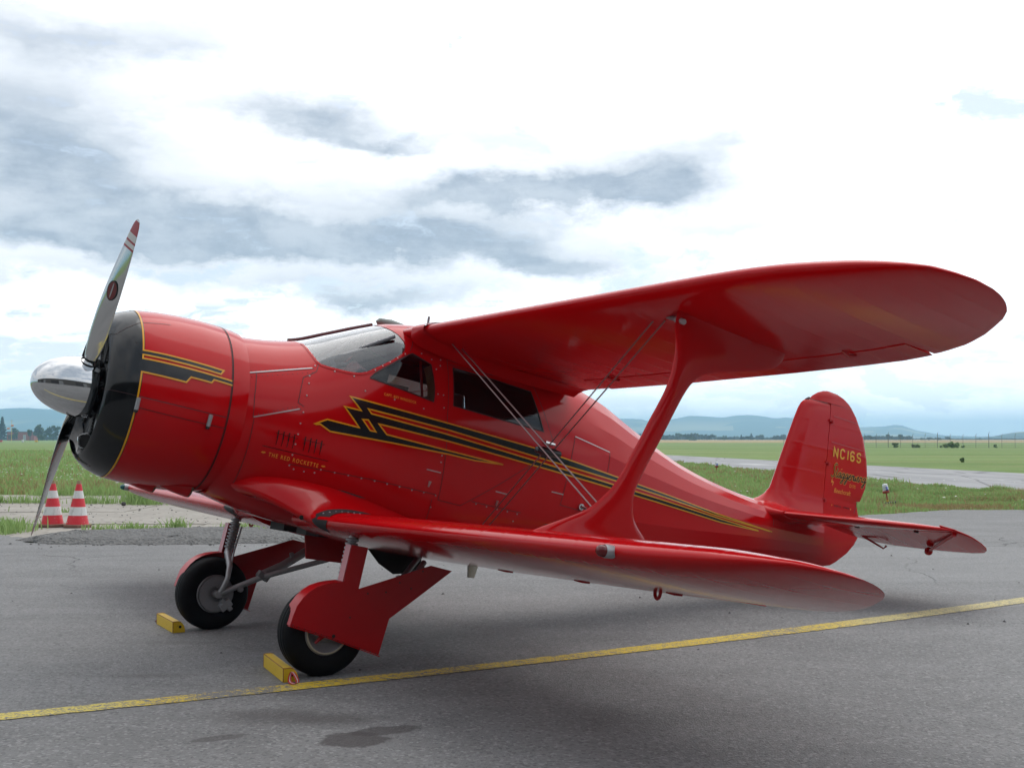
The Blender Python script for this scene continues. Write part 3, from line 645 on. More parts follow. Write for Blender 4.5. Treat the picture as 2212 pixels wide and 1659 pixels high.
# crumbs of stone and asphalt lying about
cr = np.random.default_rng(33); V = []; F = []
for i in range(620):
    if i < 90: x, y = cr.uniform(-8, 8), cr.uniform(7, 21); z = .0
    elif i < 520: x, y = cr.uniform(-13, -3), cr.uniform(20, 31); z = -.012
    else: x, y = cr.uniform(-7.2, -2.5), cr.normal(16.6, .25); z = .0
    s_ = cr.uniform(.006, .018)*(1 + .6*(i >= 90)); k = len(V); a0 = cr.uniform(0, 6)
    for q in range(5): V.append((x + s_*math.cos(a0+q*1.257)*cr.uniform(.7, 1.2), y + s_*math.sin(a0+q*1.257)*cr.uniform(.7, 1.2), z))
    V.append((x, y, z + s_*cr.uniform(.6, 1.0))); F += [(k+q, k+(q+1) % 5, k+5) for q in range(5)]
tag(mesh_obj('gravel_crumbs', V, F, simple('crumb_stone', (.07, .068, .066), .85, var=.5, scale=30)), kind='stuff')
# ================================================================ trees
def crown_mesh(name, r, shape, hgt, wdt, n, leaf, mat_, parent):
    """leaf clumps spread through several lobes; shape 'round', 'spruce', 'bush', 'tall'"""
    V = np.empty((n*4, 3))
    if shape == 'spruce':
        z = r.random(n)**.75; rad = (1-z)*wdt/2*(.55 + .45*np.abs(np.sin(z*26)))*np.sqrt(r.random(n)); z = .06*hgt + z*hgt*.94
        a = r.uniform(0, 6.283, n); c = np.c_[rad*np.cos(a), rad*np.sin(a), z]
    else:
        k = {'round': 9, 'bush': 7, 'tall': 10}[shape]; z0 = {'round': .30, 'bush': .0, 'tall': .16}[shape]
        lc = np.c_[r.normal(0, .24*wdt, k), r.normal(0, .24*wdt, k), hgt*(z0 + (1-z0)*r.uniform(.12, .86, k))]
        edge = 1 - np.abs((lc[:, 2]/hgt - z0)/(1-z0) - .45)*1.1; lc[:, :2] *= edge[:, None]
        lr = wdt*r.uniform(.16, .28, k); lr = np.minimum(lr, (hgt - lc[:, 2])*1.0 + .05*hgt); li = r.integers(0, k, n)
        d = r.normal(0, 1, (n, 3)); d /= np.linalg.norm(d, axis=1)[:, None]; d *= (r.random(n)**.45)[:, None]
        c = lc[li] + d*lr[li][:, None]*[1, 1, .8]; c[:, 2] = np.clip(c[:, 2], .02*hgt, hgt)
    u = r.normal(0, 1, (n, 3)); u /= np.linalg.norm(u, axis=1)[:, None]; v = np.cross(u, r.normal(0, 1, (n, 3))); v /= np.linalg.norm(v, axis=1)[:, None]
    s_ = leaf*r.uniform(.6, 1.4, n)[:, None]
    V[0::4] = c - u*s_ - v*s_*.6; V[1::4] = c + u*s_ - v*s_*.6; V[2::4] = c + u*s_*.7 + v*s_*.8; V[3::4] = c - u*s_*.7 + v*s_*.8
    F = np.arange(n*4).reshape(n, 4)
    return mesh_obj(name, V, F.tolist(), mat_, parent)
def tree(name, label, u, vtop, wpx, D, shape, mat_, n=420, vbase=None, group='trees along the far edge of the airfield', seed=0):
    """u, vtop, wpx: bearing, top and width as seen at full photo size; D distance in metres"""
    r = np.random.default_rng(1000 + seed)
    x = (u-1637.5)/3690.6*D; hgt = max(.35, 1.504 + (1402 - vtop)/3690.6*D); wdt = wpx/3690.6*D
    root = thing(name, label, 'bush' if shape == 'bush' else 'tree', (x, D, -.04), group=group)
    cr = crown_mesh('crown', r, shape, hgt, wdt, n, (.05*max(1, wdt) if shape == 'bush' else max(.22, wdt*.06)), mat_, root)
    if shape != 'bush':
        mb = MB(); rt = max(.12, hgt*.022)
        mb.tube([(0, 0, -.1), (0, 0, hgt*.25), (r.normal(0, .03)*hgt, 0, hgt*.55), (r.normal(0, .04)*hgt, 0, hgt*.9)], [rt*1.25, rt, rt*.6, rt*.15], 7)
        for q in range(4 if shape != 'spruce' else 0):
            a = r.uniform(0, 6.28); z0 = hgt*r.uniform(.25, .5); mb.tube([(0, 0, z0), (math.cos(a)*wdt*.16, math.sin(a)*wdt*.16, z0 + hgt*.14), (math.cos(a)*wdt*.3, math.sin(a)*wdt*.3, z0 + hgt*.25)], [rt*.5, rt*.3, rt*.08], 5)
        mb.build('trunk', BARK, root, smooth=True)
    return root
LEAF_BUSH = leafmat('bush_leaves', (.11, .18, .06), (.26, .35, .13))
# ================================================================ far trees, one by one (bearing, top, width in photo pixels)
T_R = [(2041, 1387, 22, 'round', 0, 'single rounded tree just left of the red wing strut'),
 (2128, 1393, 26, 'round', 0, 'low dark tree closest to the right edge of the red strut'), (2150, 1391, 30, 'round', 0, 'dark broad tree second from the strut in the tree belt'),
 (2168, 1385, 24, 'tall', 1, 'taller pale tree rising above the belt right of the strut'), (2188, 1391, 30, 'round', 0, 'dark tree between the pale tall tree and the light green bush'),
 (2203, 1388, 26, 'round', 0, 'dark tree directly behind the light green bush'), (2219, 1385, 24, 'round', 0, 'tall dark tree rising just right of the light green bush'),
 (2238, 1390, 30, 'round', 0, 'broad dark tree in the thick part of the belt'), (2262, 1390, 32, 'round', 0, 'broad dark tree at the right end of the thick belt'),
 (2294, 1398, 26, 'round', 1, 'small pale tree in the gap right of the thick belt'), (2318, 1393, 18, 'tall', 1, 'slim pale tree in the gap of the belt'),
 (2334, 1397, 20, 'round', 0, 'small dark tree right of the slim pale one'), (2357, 1395, 18, 'tall', 1, 'slender tree left of the pointed one midway to the fin'),
 (2370, 1390, 14, 'spruce', 2, 'narrow pointed conifer left of the fin, shorter of the two'), (2402, 1387, 20, 'spruce', 2, 'pointed conifer left of the fin, taller of the two'),
 (2392, 1396, 26, 'round', 0, 'low tree at the foot of the taller conifer'), (2430, 1392, 30, 'round', 0, 'round dark tree right of the taller conifer'), (2455, 1400, 22, 'round', 1, 'very low tree between round dark tree and the fin'),
 (2482, 1393, 26, 'round', 0, 'dark tree standing clear, nearest group left of the fin'), (2505, 1391, 28, 'round', 0, 'dark tree touching the leading edge of the fin'),
 (2775, 1393, 24, 'round', 0, 'dark tree just right of the rudder edge'), (2800, 1396, 22, 'round', 0, 'low tree second from the rudder'), (2822, 1395, 24, 'round', 0, 'low dark tree left of the tall round one'),
 (2841, 1389, 22, 'round', 0, 'tall round tree with bare lower trunk right of the rudder'), (2861, 1397, 20, 'round', 0, 'small tree between the two tall round ones'),
 (2884, 1390, 26, 'round', 0, 'big round tree, highest crown right of the rudder'), (2903, 1394, 24, 'round', 0, 'tree at the right flank of the big round one'),
 (2947, 1400, 14, 'round', 0, 'small isolated round tree over the wheat field'), (2968, 1399, 16, 'round', 0, 'small round tree second of the isolated row'), (2984, 1402, 14, 'round', 1, 'tiny pale tree in the isolated row'),
 (2998, 1400, 16, 'round', 0, 'small round tree last of the isolated row'), (3029, 1397, 18, 'tall', 0, 'slim dark tree alone above the fence bushes'), (3130, 1401, 14, 'round', 0, 'tiny far tree standing alone near the right end of the fence')]
lm = [LEAF_DARK, LEAF_MID, LEAF_SPRUCE]
for i, (u, vt, wp, sh, k, lab) in enumerate(T_R):
    tree('conifer' if sh == 'spruce' else 'tree', lab, u, vt, wp*1.15, 950 + 60*((i*7) % 5), sh, lm[k], n=420, seed=i)
for i, (u, vt, wp, sh, k, lab, nm) in enumerate([(8, 1335, 46, 'spruce', 2, 'tall dark spruce beside the red brick building', 'conifer'), (47, 1364, 22, 'tall', 1, 'thin pale tree behind the roof of the brick building', 'tree'),
    (98, 1367, 24, 'round', 1, 'small tree at the right end of the brick building', 'tree'), (124, 1358, 40, 'round', 1, 'large leafy tree between brick building and propeller blade', 'tree'),
    (152, 1356, 30, 'tall', 1, 'tall loose tree right of the large leafy one', 'tree'), (172, 1359, 30, 'tall', 1, 'tall open tree left of the propeller blade', 'tree'), (188, 1360, 24, 'round', 1, 'tree touching the left edge of the propeller blade', 'tree'), (232, 1362, 26, 'round', 1, 'tree between propeller blade and black cowl', 'tree')]):
    tree(nm, lab, u, vt, wp, 820, sh, lm[k], n=700, seed=50+i, group='trees beside the red brick building')
tree('bush', 'pale green bush in front of the thick tree belt', 2212, 1397, 40, 900, 'bush', LEAF_MID, 420, seed=70, group='bushes on the airfield')
tree('bush', 'pale green bush right of the brick building', 129, 1389, 34, 700, 'bush', LEAF_MID, 420, seed=71, group='bushes on the airfield')
for i, (u, vt, wp, D, lab) in enumerate([(3047, 1408, 34, 186, 'biggest dark bush at the fence line'), (3078, 1421, 10, 184, 'small bush just right of the biggest one at the fence'), (3182, 1420, 12, 182, 'small round bush at the fence toward the right edge'),
    (3022, 1418, 26, 190, 'low bush just left of the biggest one at the fence'), (2925, 1421, 44, 192, 'wide low scrub along the fence left of the bushes'), (2862, 1416, 30, 192, 'low scrub at the fence near the rudder'), (3074, 1473, 12, 75, 'small weed clump in the mown grass beyond the taxiway')]):
    tree('bush', lab, u, vt, wp, D, 'bush', LEAF_BUSH, 900, seed=80+i, group='bushes on the airfield')
# (bushes above) then a low hedge line behind the trees closes the belt
hr = np.random.default_rng(9); V = []; F = []
for (u0, u1, D, h0) in ((2110, 2290, 1230, 4.6), (2290, 2520, 1230, 2.4), (2750, 2915, 1230, 3.4), (2915, 3290, 1400, 1.2), (-60, 260, 1000, 3.0)):
    for q in range(900):
        x = hr.uniform((u0-1637)/3690*D, (u1-1637)/3690*D); z = hr.random()*h0*hr.uniform(.7, 1.2); k = len(V); s_ = hr.uniform(.4, 1.0)
        V += [(x-s_, D, z-s_*.6), (x+s_, D+1, z-s_*.5), (x+s_*.6, D+hr.uniform(-2, 2), z+s_*.6), (x-s_*.7, D, z+s_*.5)]; F.append((k, k+1, k+2, k+3))
tag(mesh_obj('far_hedge', V, F, LEAF_DARK), kind='stuff')
# ---------------------------------------------------------------- brick building
BRICK = simple('red_brick_wall', (.30, .075, .055), .85, var=.15, scale=.8); ROOFD = simple('flat_roof', (.13, .12, .12), .8); PALE = simple('pale_render', (.45, .44, .42), .8); WINDK = simple('dark_window_pane', (.03, .035, .045), .15, spec=.8)
D = 860; X = lambda u: (u-1637.5)/3690.6*D
bl = thing('brick_building', 'low flat-roofed red brick building beside the dark spruce', 'building', (X(60), D, -.04))
x0, x1, x2 = X(24) - X(60), X(93) - X(60), X(107) - X(60)
mb = MB(); mb.box(((x0+x1)/2, 5, 3.1), (x1-x0, 10, 6.2)); mb.build('wall', BRICK, bl)
mb = MB(); mb.box(((x1+x2)/2 + .03, 5.5, 2.2), (x2-x1, 8, 4.4)); mb.build('wall', BRICK, bl)
mb = MB(); mb.box(((x0+x1)/2, 5, 6.42), (x1-x0+.6, 10.6, .44)); mb.build('roof', ROOFD, bl)
mb = MB(); mb.box(((x1+x2)/2 + .1, 5.5, 4.55), (x2-x1+.4, 8.4, .3)); mb.build('roof', ROOFD, bl)
for k in range(5):
    fr = MB(); xx = x0 + 1.6 + k*1.45; fr.box((xx, -.05, 2.6), (1.15, .22, 3.2)); f_ = fr.build('window', ROOFD, bl)
    pn = MB(); pn.box((xx, -.18, 2.6), (.9, .06, 2.9)); pn.build('pane', WINDK, f_)
dr = MB(); dr.box((X(80)-X(60), -.06, 2.1), (2.0, .25, 4.2)); d_ = dr.build('door', PALE, bl)
dr = MB(); dr.box((X(80)-X(60), -.2, 1.9), (1.3, .06, 3.6)); dr.build('door_leaf', SILVER, d_)
# yellow mast with orange fittings
YEL = simple('mast_yellow', (.55, .42, .05), .6); ORA = simple('signal_orange', (.62, .19, .02), .6); SIGW = simple('signal_white', (.62, .62, .60), .6); SIGR = simple('signal_red', (.50, .035, .03), .6)
D = 640; ms = thing('signal_mast', 'thin yellow mast with orange fittings in front of the brick building', 'mast', ((38.5-1637.5)/3690.6*D, D, -.04))
mb = MB(); mb.tube([(0, 0, 0), (0, 0, 11.6)], [.16, .10], 8); mb.build('pole', YEL, ms)
mb = MB(); mb.tube([(-.9, 0, 11.3), (.9, 0, 11.3)], .06, 6); mb.tube([(0, 0, 11.3), (0, 0, 12.1)], .05, 6); mb.build('crossbar', STEEL, ms)
mb = MB(); mb.lathe([(-.25, .05), (-.2, .52), (.9, .44), (1.0, .05)], (0, 0, 8.6), 0, 12); mb.build('signal_shape', ORA, ms, smooth=True)
mb = MB(); mb.lathe([(-1.0, .05), (-.9, .44), (.4, .50), (.5, .05)], (-1.6, 0, 7.0), 0, 12); mb.build('signal_shape', ORA, ms, smooth=True)
mb = MB(); mb.tube([(0, 0, 8.6), (-2.4, 0, 7.0)], .05, 6); mb.build('bracket', STEEL, ms)
def marker(name, label, u, w_, h_, D, mats, group='painted markers at the far side of the field'):
    o = thing(name, label, 'marker', ((u-1637.5)/3690.6*D, D, -.04), group=group)
    n = len(mats)
    for k, m_ in enumerate(mats):
        mb = MB(); mb.prism([(w_*(k/n-.5)+.01, 0), (w_*((k+1)/n-.5), 0), (w_*((k+1)/n-.5)*.94, h_), (w_*(k/n-.5)*.94+.01, h_)], -.3, .3); mb.build('panel', m_, o)
    mb = MB(); mb.box((0, 0, .05), (w_*1.04, .8, .1)); mb.build('foot', STEEL, o)
D = 470
marker('field_marker', 'red block marker at the left picture edge below the spruce', 4, 1.3, .85, D, [SIGR, SIGR])
marker('field_marker', 'small white block marker in front of the brick building', 75, .75, 1.1, D, [SIGW])
marker('field_marker', 'yellow block marker left of the propeller blade', 118, 1.1, .85, D, [simple('sign_yellow', (.62, .40, .02), .6)])
marker('field_barrier', 'red and white striped barrier between propeller blade and cowl', 225, 2.6, .9, D, [SIGR, SIGW, SIGR, SIGW, SIGR])
# ---------------------------------------------------------------- fence
fe_ = thing('wire_fence', 'tall thin wire fence on posts across the far grass', 'fence', (70, 186, -.04))
mbw = MB(); POST = simple('fence_post', (.17, .165, .155), .8)
P0 = np.array([47., 200.]); P1 = np.array([104., 171.]); npst = 34
for k in range(npst):
    q = P0 + (P1-P0)*k/(npst-1); tall = k % 4 == 1; mb = MB(); hh_ = 2.3 if tall else 2.0
    mb.tube([(q[0]-70, q[1]-186, -.1), (q[0]-70, q[1]-186, hh_)], .045 if tall else .028, 6); mb.tube([(q[0]-70, q[1]-186, hh_-.02), (q[0]-70+.02, q[1]-186-.25, hh_+.28)], .03, 5); mb.build('post', POST, fe_)
for z in (.1, .45, .8, 1.15, 1.5, 1.85): mbw.tube([(P0[0]-70, P0[1]-186, z), (P1[0]-70, P1[1]-186, z)], .010, 4)
for k in range(260):
    q = P0 + (P1-P0)*(k+.5)/260; mbw.tube([(q[0]-70, q[1]-186, .05), (q[0]-70, q[1]-186, 1.9)], .007, 3, cap=False)
o = mbw.build('wire_mesh', POST, fe_, recalc=False)
# ---------------------------------------------------------------- taxiway edge lamps
LAMPR = simple('lamp_red_paint', (.34, .05, .035), .5, var=.25); BLUEG = simple('blue_glass', (.03, .05, .42), .12, coat=1)
m, t, b = mat('lamp_dome'); b.inputs['Base Color'].default_value = (.72, .77, .80, 1); b.inputs['Roughness'].default_value = .12; b.inputs['Transmission Weight'].default_value = .35; b.inputs['Coat Weight'].default_value = 1; DOME = m
def edge_lamp(label, x, y, tilt, sc):
    o = thing('taxiway_lamp', label, 'lamp', (x, y, -.03), (0, tilt, 0), 'taxiway edge lamps'); o.scale = (sc, sc, sc)
    mb = MB(); mb.prism([(-.10, -.10), (.12, -.12), (.20, .02), (.10, .10), (-.10, .10)], 0, .045, ax=2); mb.build('base', DARK, o, bevel=.008)
    mb = MB(); mb.tube([(0, 0, .03), (0, 0, .26)], .016, 10); mb.build('stem', LAMPR, o, smooth=True, sharp=50)
    mb = MB(); mb.tube([(0, 0, .06), (0, 0, .10)], .026, 10); mb.build('collar', YEL, o)
    mb = MB(); mb.lathe([(.25, .018), (.262, .075), (.275, .082), (.315, .082), (.322, .070), (.322, .0)], ax=2, n=20); mb.build('cup', LAMPR, o, smooth=True, sharp=40)
    mb = MB(); mb.lathe([(.323, .066), (.40, .068), (.455, .060), (.478, .042), (.485, .0)], ax=2, n=20); mb.build('dome', DOME, o, smooth=True)
    mb = MB(); mb.lathe([(.325, .0), (.327, .045), (.36, .032), (.41, .046), (.415, .0)], axis_o=(.01, -.035, 0), ax=2, n=14); mb.build('blue_filter', BLUEG, o, smooth=True)
edge_lamp('blue and white lamp on a leaning red stem right of the tail', 8.79, 27.07, math.radians(-9), 1.0)
edge_lamp('smaller far white lamp on red stem seen left of the fin', 8.93, 50.6, math.radians(3), 1.05)
st_ = MB(); st_.lathe([(-.05, 0), (-.035, .04), (0, .055), (.04, .04), (.05, 0)], ax=2, n=7); o = st_.build('stone', simple('dark_stone', (.06, .055, .055), .8), smooth=True); o.location = (-8.75, 26.1, .03); tag(o, 'small dark round stone lying on the old concrete slabs', 'stone')
# ---------------------------------------------------------------- traffic cones
m, t, b = mat('cone_red'); oc = t.new('ShaderNodeTexCoord').outputs['Object']
sc_ = t.math('MULTIPLY', t.ramp(t.noise(t.mapping(oc, scale=(6, 6, 26)), 1.4, 5, .7), .60, .68), t.ramp(t.sep(oc)[2], .30, .10))
t.put(b.inputs['Base Color'], t.mix(sc_, (.62, .022, .035), (.62, .60, .58))); b.inputs['Roughness'].default_value = .5; CONE_RED = m
m, t, b = mat('cone_white'); oc = t.new('ShaderNodeTexCoord').outputs['Object']
t.put(b.inputs['Base Color'], t.mix(t.ramp(t.noise(t.mapping(oc, scale=(14, 14, 3)), 1, 5, .7), .5, .75), (.66, .66, .65), (.36, .35, .34))); b.inputs['Roughness'].default_value = .45; CONE_WHITE = m
CONE_BASE = simple('cone_rubber', (.20, .105, .075), .85, var=.3); CONE_TIP = simple('cone_tip', (.30, .20, .12), .7)
def cone(label, x, y, rz, lean=0):
    o = thing('traffic_cone', label, 'traffic cone', (x, y, -.012), (0, lean, rz), 'striped traffic cones')
    mb = MB(); mb.prism([(.26*math.cos(a), .26*math.sin(a)) for a in [math.pi/6 + k*math.pi/3 for k in range(6)]], 0, .05, ax=2); mb.build('base', CONE_BASE, o, bevel=.012)
    rz_ = lambda z: .185 - .150*(z-.05)/.72
    for z0, z1, mm, nm in ((.05, .20, CONE_RED, 'red_band'), (.20, .345, CONE_WHITE, 'white_band'), (.345, .49, CONE_RED, 'red_band'), (.49, .62, CONE_WHITE, 'white_band'), (.62, .735, CONE_RED, 'red_band'), (.735, .79, CONE_TIP, 'tip')):
        k = .0015 if 'white' in nm else 0
        mb = MB(); mb.lathe([(z0, rz_(z0)-.01), (z0, rz_(z0)+k), (z1, rz_(z1)+k), (z1, rz_(z1)-.01)], ax=2, n=28); mb.build(nm, mm, o, smooth=True, sharp=40)
cone('red and white striped cone nearest the propeller tip', -7.93, 20.0, .1)
cone('red and white striped cone right of its twin, nearer the cowl', -7.46, 19.9, .35, .02)

# ---------------------------------------------------------------- the hangar across the apron, mirrored in the spinner; lengthened, raised and darkened to deepen the paint's reflections
HW = simple('hangar_sheet_wall', (.06, .058, .056), .8, var=.2, scale=.6); HDK = simple('hangar_dark_opening', (.02, .02, .022), .8); HR = simple('hangar_roof_sheet', (.07, .07, .072), .8); HD = simple('hangar_door_paint', (.16, .165, .17), .7)
hg = thing('hangar', 'long hangar with dark doorways, seen mirrored in the chrome spinner', 'hangar', (4, -23, 0))
mb = MB(); mb.box((36, -9, 5.5), (210, 18, 11.0)); mb.build('wall', HW, hg)
mb = MB(); mb.prism([(-18.6, 11.0), (.6, 11.0), (.6, 11.4), (-9, 14.0), (-18.6, 11.4)], -69.6, 141.6, ax=0); mb.build('roof', HR, hg)
for xx, ww in ((-49, 9.0), (-33, 16.0), (-9, 13.0), (12, 9.0), (29, 20.0), (50, 10.0), (74, 16.0), (101, 11.0), (126, 18.0)):
    mb = MB(); mb.box((xx, .02, 3.8), (ww, .12, 7.6)); mb.build('doorway', HDK, hg)
    mb = MB(); mb.box((xx + ww*.34, .14, 3.8), (ww*.30, .08, 7.5)); mb.build('door_leaf', HD, hg)
# ================================================================ the biplane
HD, PT = math.radians(213.143315), math.radians(9.147106)
HUB = np.array([-2.860, 7.664, 1.845])
Fv = np.array([math.cos(HD)*math.cos(PT), math.sin(HD)*math.cos(PT), math.sin(PT)]); Lv = np.array([-math.sin(HD), math.cos(HD), 0]); Uv = np.cross(Fv, Lv)
RB = np.array([Fv, Lv, Uv])
def b2w(p): return HUB + np.asarray(p) @ RB
def w2b(p): return RB @ (np.asarray(p) - HUB)
_g = b2w((-1.5, 0, -1.6)); BASE = w2b((_g[0], _g[1], 0.0))
PL = bpy.data.objects.new('biplane', None); C.objects.link(PL)
tag(PL, 'glossy red vintage cabin biplane with black and gold stripes parked on the asphalt', 'airplane')
M4 = Matrix(np.r_[np.c_[RB.T, b2w(BASE)], [[0, 0, 0, 1]]].tolist()); PL.matrix_world = M4
def part(name, V, F, mat_, parent=None, smooth=True, sharp=None, mi=None, label=None):
    o = mesh_obj(name, V, F, mat_, parent or PL, smooth, BASE, sharp, mi)
    if label: o['label'] = label
    return o
def pb(mb, name, mat_, parent=None, smooth=True, sharp=40, mirror=False, label=None, bevel=0):
    o = mb.build(name, mat_, parent or PL, smooth, sharp, BASE, mirror, True, bevel)
    if label: o['label'] = label
    return o
# ---------------------------------------------------------------- fuselage shell with its openings
WINDSHIELD = [(-1.375, .5985), (-1.3932, .5615), (-1.4111, .4951), (-1.4411, .4323), (-1.4668, .4117), (-1.51, .404), (-1.554, .3997), (-1.6502, .3928), (-1.70, .3935), (-1.7432, .3985), (-1.8004, .418), (-1.8652, .4588), (-1.9306, .5), (-1.9962, .5447), (-2.0779, .6094), (-2.100, .640), (-2.1125, .6829), (-2.1106, .7164), (-2.0824, .7706), (-2.053, .802), (-2.023, .8255), (-2.000, .8455)]
FRONT_WIN = [(-1.8184, .3836), (-1.8574, .4256), (-2.1253, .6189), (-2.1545, .632), (-2.2964, .5741), (-2.3144, .4804), (-2.3272, .3994), (-2.3276, .3357), (-2.3234, .3001)]
DOOR = [(-2.4377, .640), (-2.4452, .42), (-2.4522, .2039), (-2.4717, .0401), (-2.4800, -.1044), (-2.4810, -.2397), (-2.4826, -.401), (-2.6792, -.4169), (-2.964, -.2283), (-3.2548, -.0244), (-3.4635, .1375), (-3.4187, .224), (-3.3100, .4600), (-3.2516, .5893)]
DOOR_WIN = [(-2.4845, .588), (-2.4963, .3009), (-3.0528, .2620), (-3.3378, .2449), (-3.2144, .5392), (-2.8253, .569)]
def inside(poly, x, y):
    c = False; n = len(poly)
    for i in range(n):
        x1, y1 = poly[i]; x2, y2 = poly[(i+1) % n]
        if (y1 > y) != (y2 > y) and x < (x2-x1)*(y-y1)/(y2-y1) + x1: c = not c
    return c
def dens(poly, step, closed=True):
    out = []
    n = len(poly)
    for i in range(n if closed else n-1):
        a = np.array(poly[i]); b_ = np.array(poly[(i+1) % n]); k = max(1, int(np.linalg.norm(b_-a)/step))
        out += [tuple(a + (b_-a)*j/k) for j in range(k)]
    return out if closed else out + [tuple(poly[-1])]
def smooth_poly(P, it=1):
    for _ in range(it):
        P = [q for i in range(len(P)) for q in (tuple(.75*np.array(P[i]) + .25*np.array(P[(i+1) % len(P)])), tuple(.25*np.array(P[i]) + .75*np.array(P[(i+1) % len(P)])))]
    return P
STEP = math.pi/NST
TS = .62                                             # metres per radian used for triangulating
def to_uv(P):
    P = np.array(P); return [(x, th*TS) for x, th in zip(P[:, 0], side_th(P[:, 0], P[:, 1]))]
polys = {}
wsd = dens(WINDSHIELD, .03, False); uv = to_uv(wsd); uv[0] = (uv[0][0], math.pi/2*TS); uv[-1] = (uv[-1][0], math.pi/2*TS)
polys['windshield'] = uv + [(x, math.pi/2*TS) for x in np.linspace(uv[-1][0], uv[0][0], 16)[1:-1]]
polys['front_window'] = to_uv(dens(FRONT_WIN, .03)); polys['door'] = to_uv(dens(DOOR, .04)); polys['door_window'] = to_uv(dens(DOOR_WIN, .03))
xs = np.r_[np.arange(-.89, -4.2, -.035), np.arange(-4.2, -7.19, -.06), [-7.19]]
ths = np.unique(np.round(np.r_[np.arange(-5, 6)*STEP, np.arange(-10.5, 11)*STEP/2, np.arange(-21, 22)*STEP/4, np.linspace(-math.pi/2, math.pi/2, 5)], 6)); ths = ths[(ths >= -math.pi/2-1e-6) & (ths <= math.pi/2+1e-6)]
pts = [(x, th*TS) for x in xs for th in ths]
cons = []; allp = []
for nme in ('windshield', 'front_window', 'door', 'door_window'):
    k = len(allp); pp = polys[nme]; allp += pp; cons += [(k+i, k+(i+1) % len(pp)) for i in range(len(pp))]
ap = np.array(allp)
def near(p): return np.min((ap[:, 0]-p[0])**2 + (ap[:, 1]-p[1])**2) < .009**2
gp = [p for p in pts if p[0] < -3.6 or p[0] > -1.3 or not near(p)]
# keep the facet lines of the rear fuselage as hard edges
gi0 = len(allp); allp2 = allp + gp
idx = {(round(p[0], 4), round(p[1], 5)): gi0+i for i, p in enumerate(gp)}
for th in [k*STEP for k in range(-5, 6)]:
    th = ths[np.argmin(np.abs(ths-th))]; prev = None
    for x in xs[xs < -3.65]:
        q = idx.get((round(x, 4), round(th*TS, 5)))
        if prev is not None and q is not None: cons.append((prev, q))
        prev = q
vo, eo, fo, *_ = delaunay_2d_cdt([Vector(p) for p in allp2], cons, [], 0, 1e-6)
UV = np.array([(v[0], v[1]/TS) for v in vo]); UV[:, 1] = np.clip(UV[:, 1], -math.pi/2, math.pi/2)
yy, zz = fus_pt(UV[:, 0], UV[:, 1]); P3 = np.c_[UV[:, 0], yy, zz]
def fnormal(x, th):
    e = 1e-4; y0, z0 = fus_pt(x, th-e); y1, z1 = fus_pt(x, th+e); y2, z2 = fus_pt(x+e, th); y3, z3 = fus_pt(x-e, th)
    a = np.c_[np.zeros_like(y0), y1-y0, z1-z0]; b_ = np.c_[np.full_like(y0, 2*e), y2-y3, z2-z3]
    n = np.cross(a, b_); n /= np.linalg.norm(n, axis=1)[:, None] + 1e-15
    zc_ = fus_param(x)[3]; ym, zm = fus_pt(x, th); return np.where((n[:, 1]*ym + n[:, 2]*(zm-zc_) < 0)[:, None], -n, n)
cls = {k: [] for k in ('skin', 'windshield', 'front_window', 'door', 'door_window')}
UVs = UV*[1, TS]
for f in fo:
    if np.ptp(UVs[list(f), 0]) > .16: continue                # no slivers along the ridge line
    c = UVs[list(f)].mean(0)
    if c[0] > -1.36 or c[0] < -3.5: cls['skin'].append(f); continue
    k = 'skin'
    for nme in ('windshield', 'front_window', 'door_window', 'door'):
        if inside(polys[nme], c[0], c[1]): k = nme; break
    cls[k].append(f)
def shell(name, faces, mat_, parent=None, sides=(1, -1), lift=0., label=None):
    V = []; F = []; Nn = []
    for s in sides:
        used = sorted({i for f in faces for i in f}); mp = {u: len(V)+i for i, u in enumerate(used)}
        n = fnormal(UV[used, 0], np.clip(UV[used, 1], -1.5705, 1.5705))
        V += list((P3[used] + n*lift) * [1, s, 1])
        fa = np.array(faces); cen = UV[fa].mean(1)
        th = UV[fa, 1]; th = np.clip(th + (cen[:, 1:2]-th)*.03, -1.567, 1.567)
        nall = fnormal(UV[fa, 0].ravel(), th.ravel()).reshape(len(fa), 3, 3) * [1, s, 1]
        PV = np.array(V)
        for q, f in enumerate(faces):
            ff = [mp[i] for i in f]; nn = nall[q]; a, b_, c_ = PV[ff]
            if np.dot(np.cross(b_-a, c_-a), nn.mean(0)) < 0: ff = ff[::-1]; nn = nn[::-1]
            F.append(ff); Nn += list(nn)
    o = part(name, V, F, mat_, parent, True)
    o.data.normals_split_custom_set([tuple(n) for n in Nn])
    if label: o['label'] = label
    return o
fus = shell('fuselage', cls['skin'], RED_SHELL)
win = shell('windshield', cls['windshield'], GLASS_SCREEN)
for s in (1, -1):
    fw_ = shell('front_window', cls['front_window'], GLASS_SIDE, sides=(s,))
    if s == 1:
        dr_ = shell('door', cls['door'], RED_SHELL, sides=(1,), lift=.002); shell('door_window', cls['door_window'], GLASS_SIDE, dr_, sides=(1,))
    else:
        shell('fuselage_panel', cls['door'], RED_SHELL, sides=(-1,)); shell('rear_window', cls['door_window'], GLASS_SIDE, sides=(-1,))
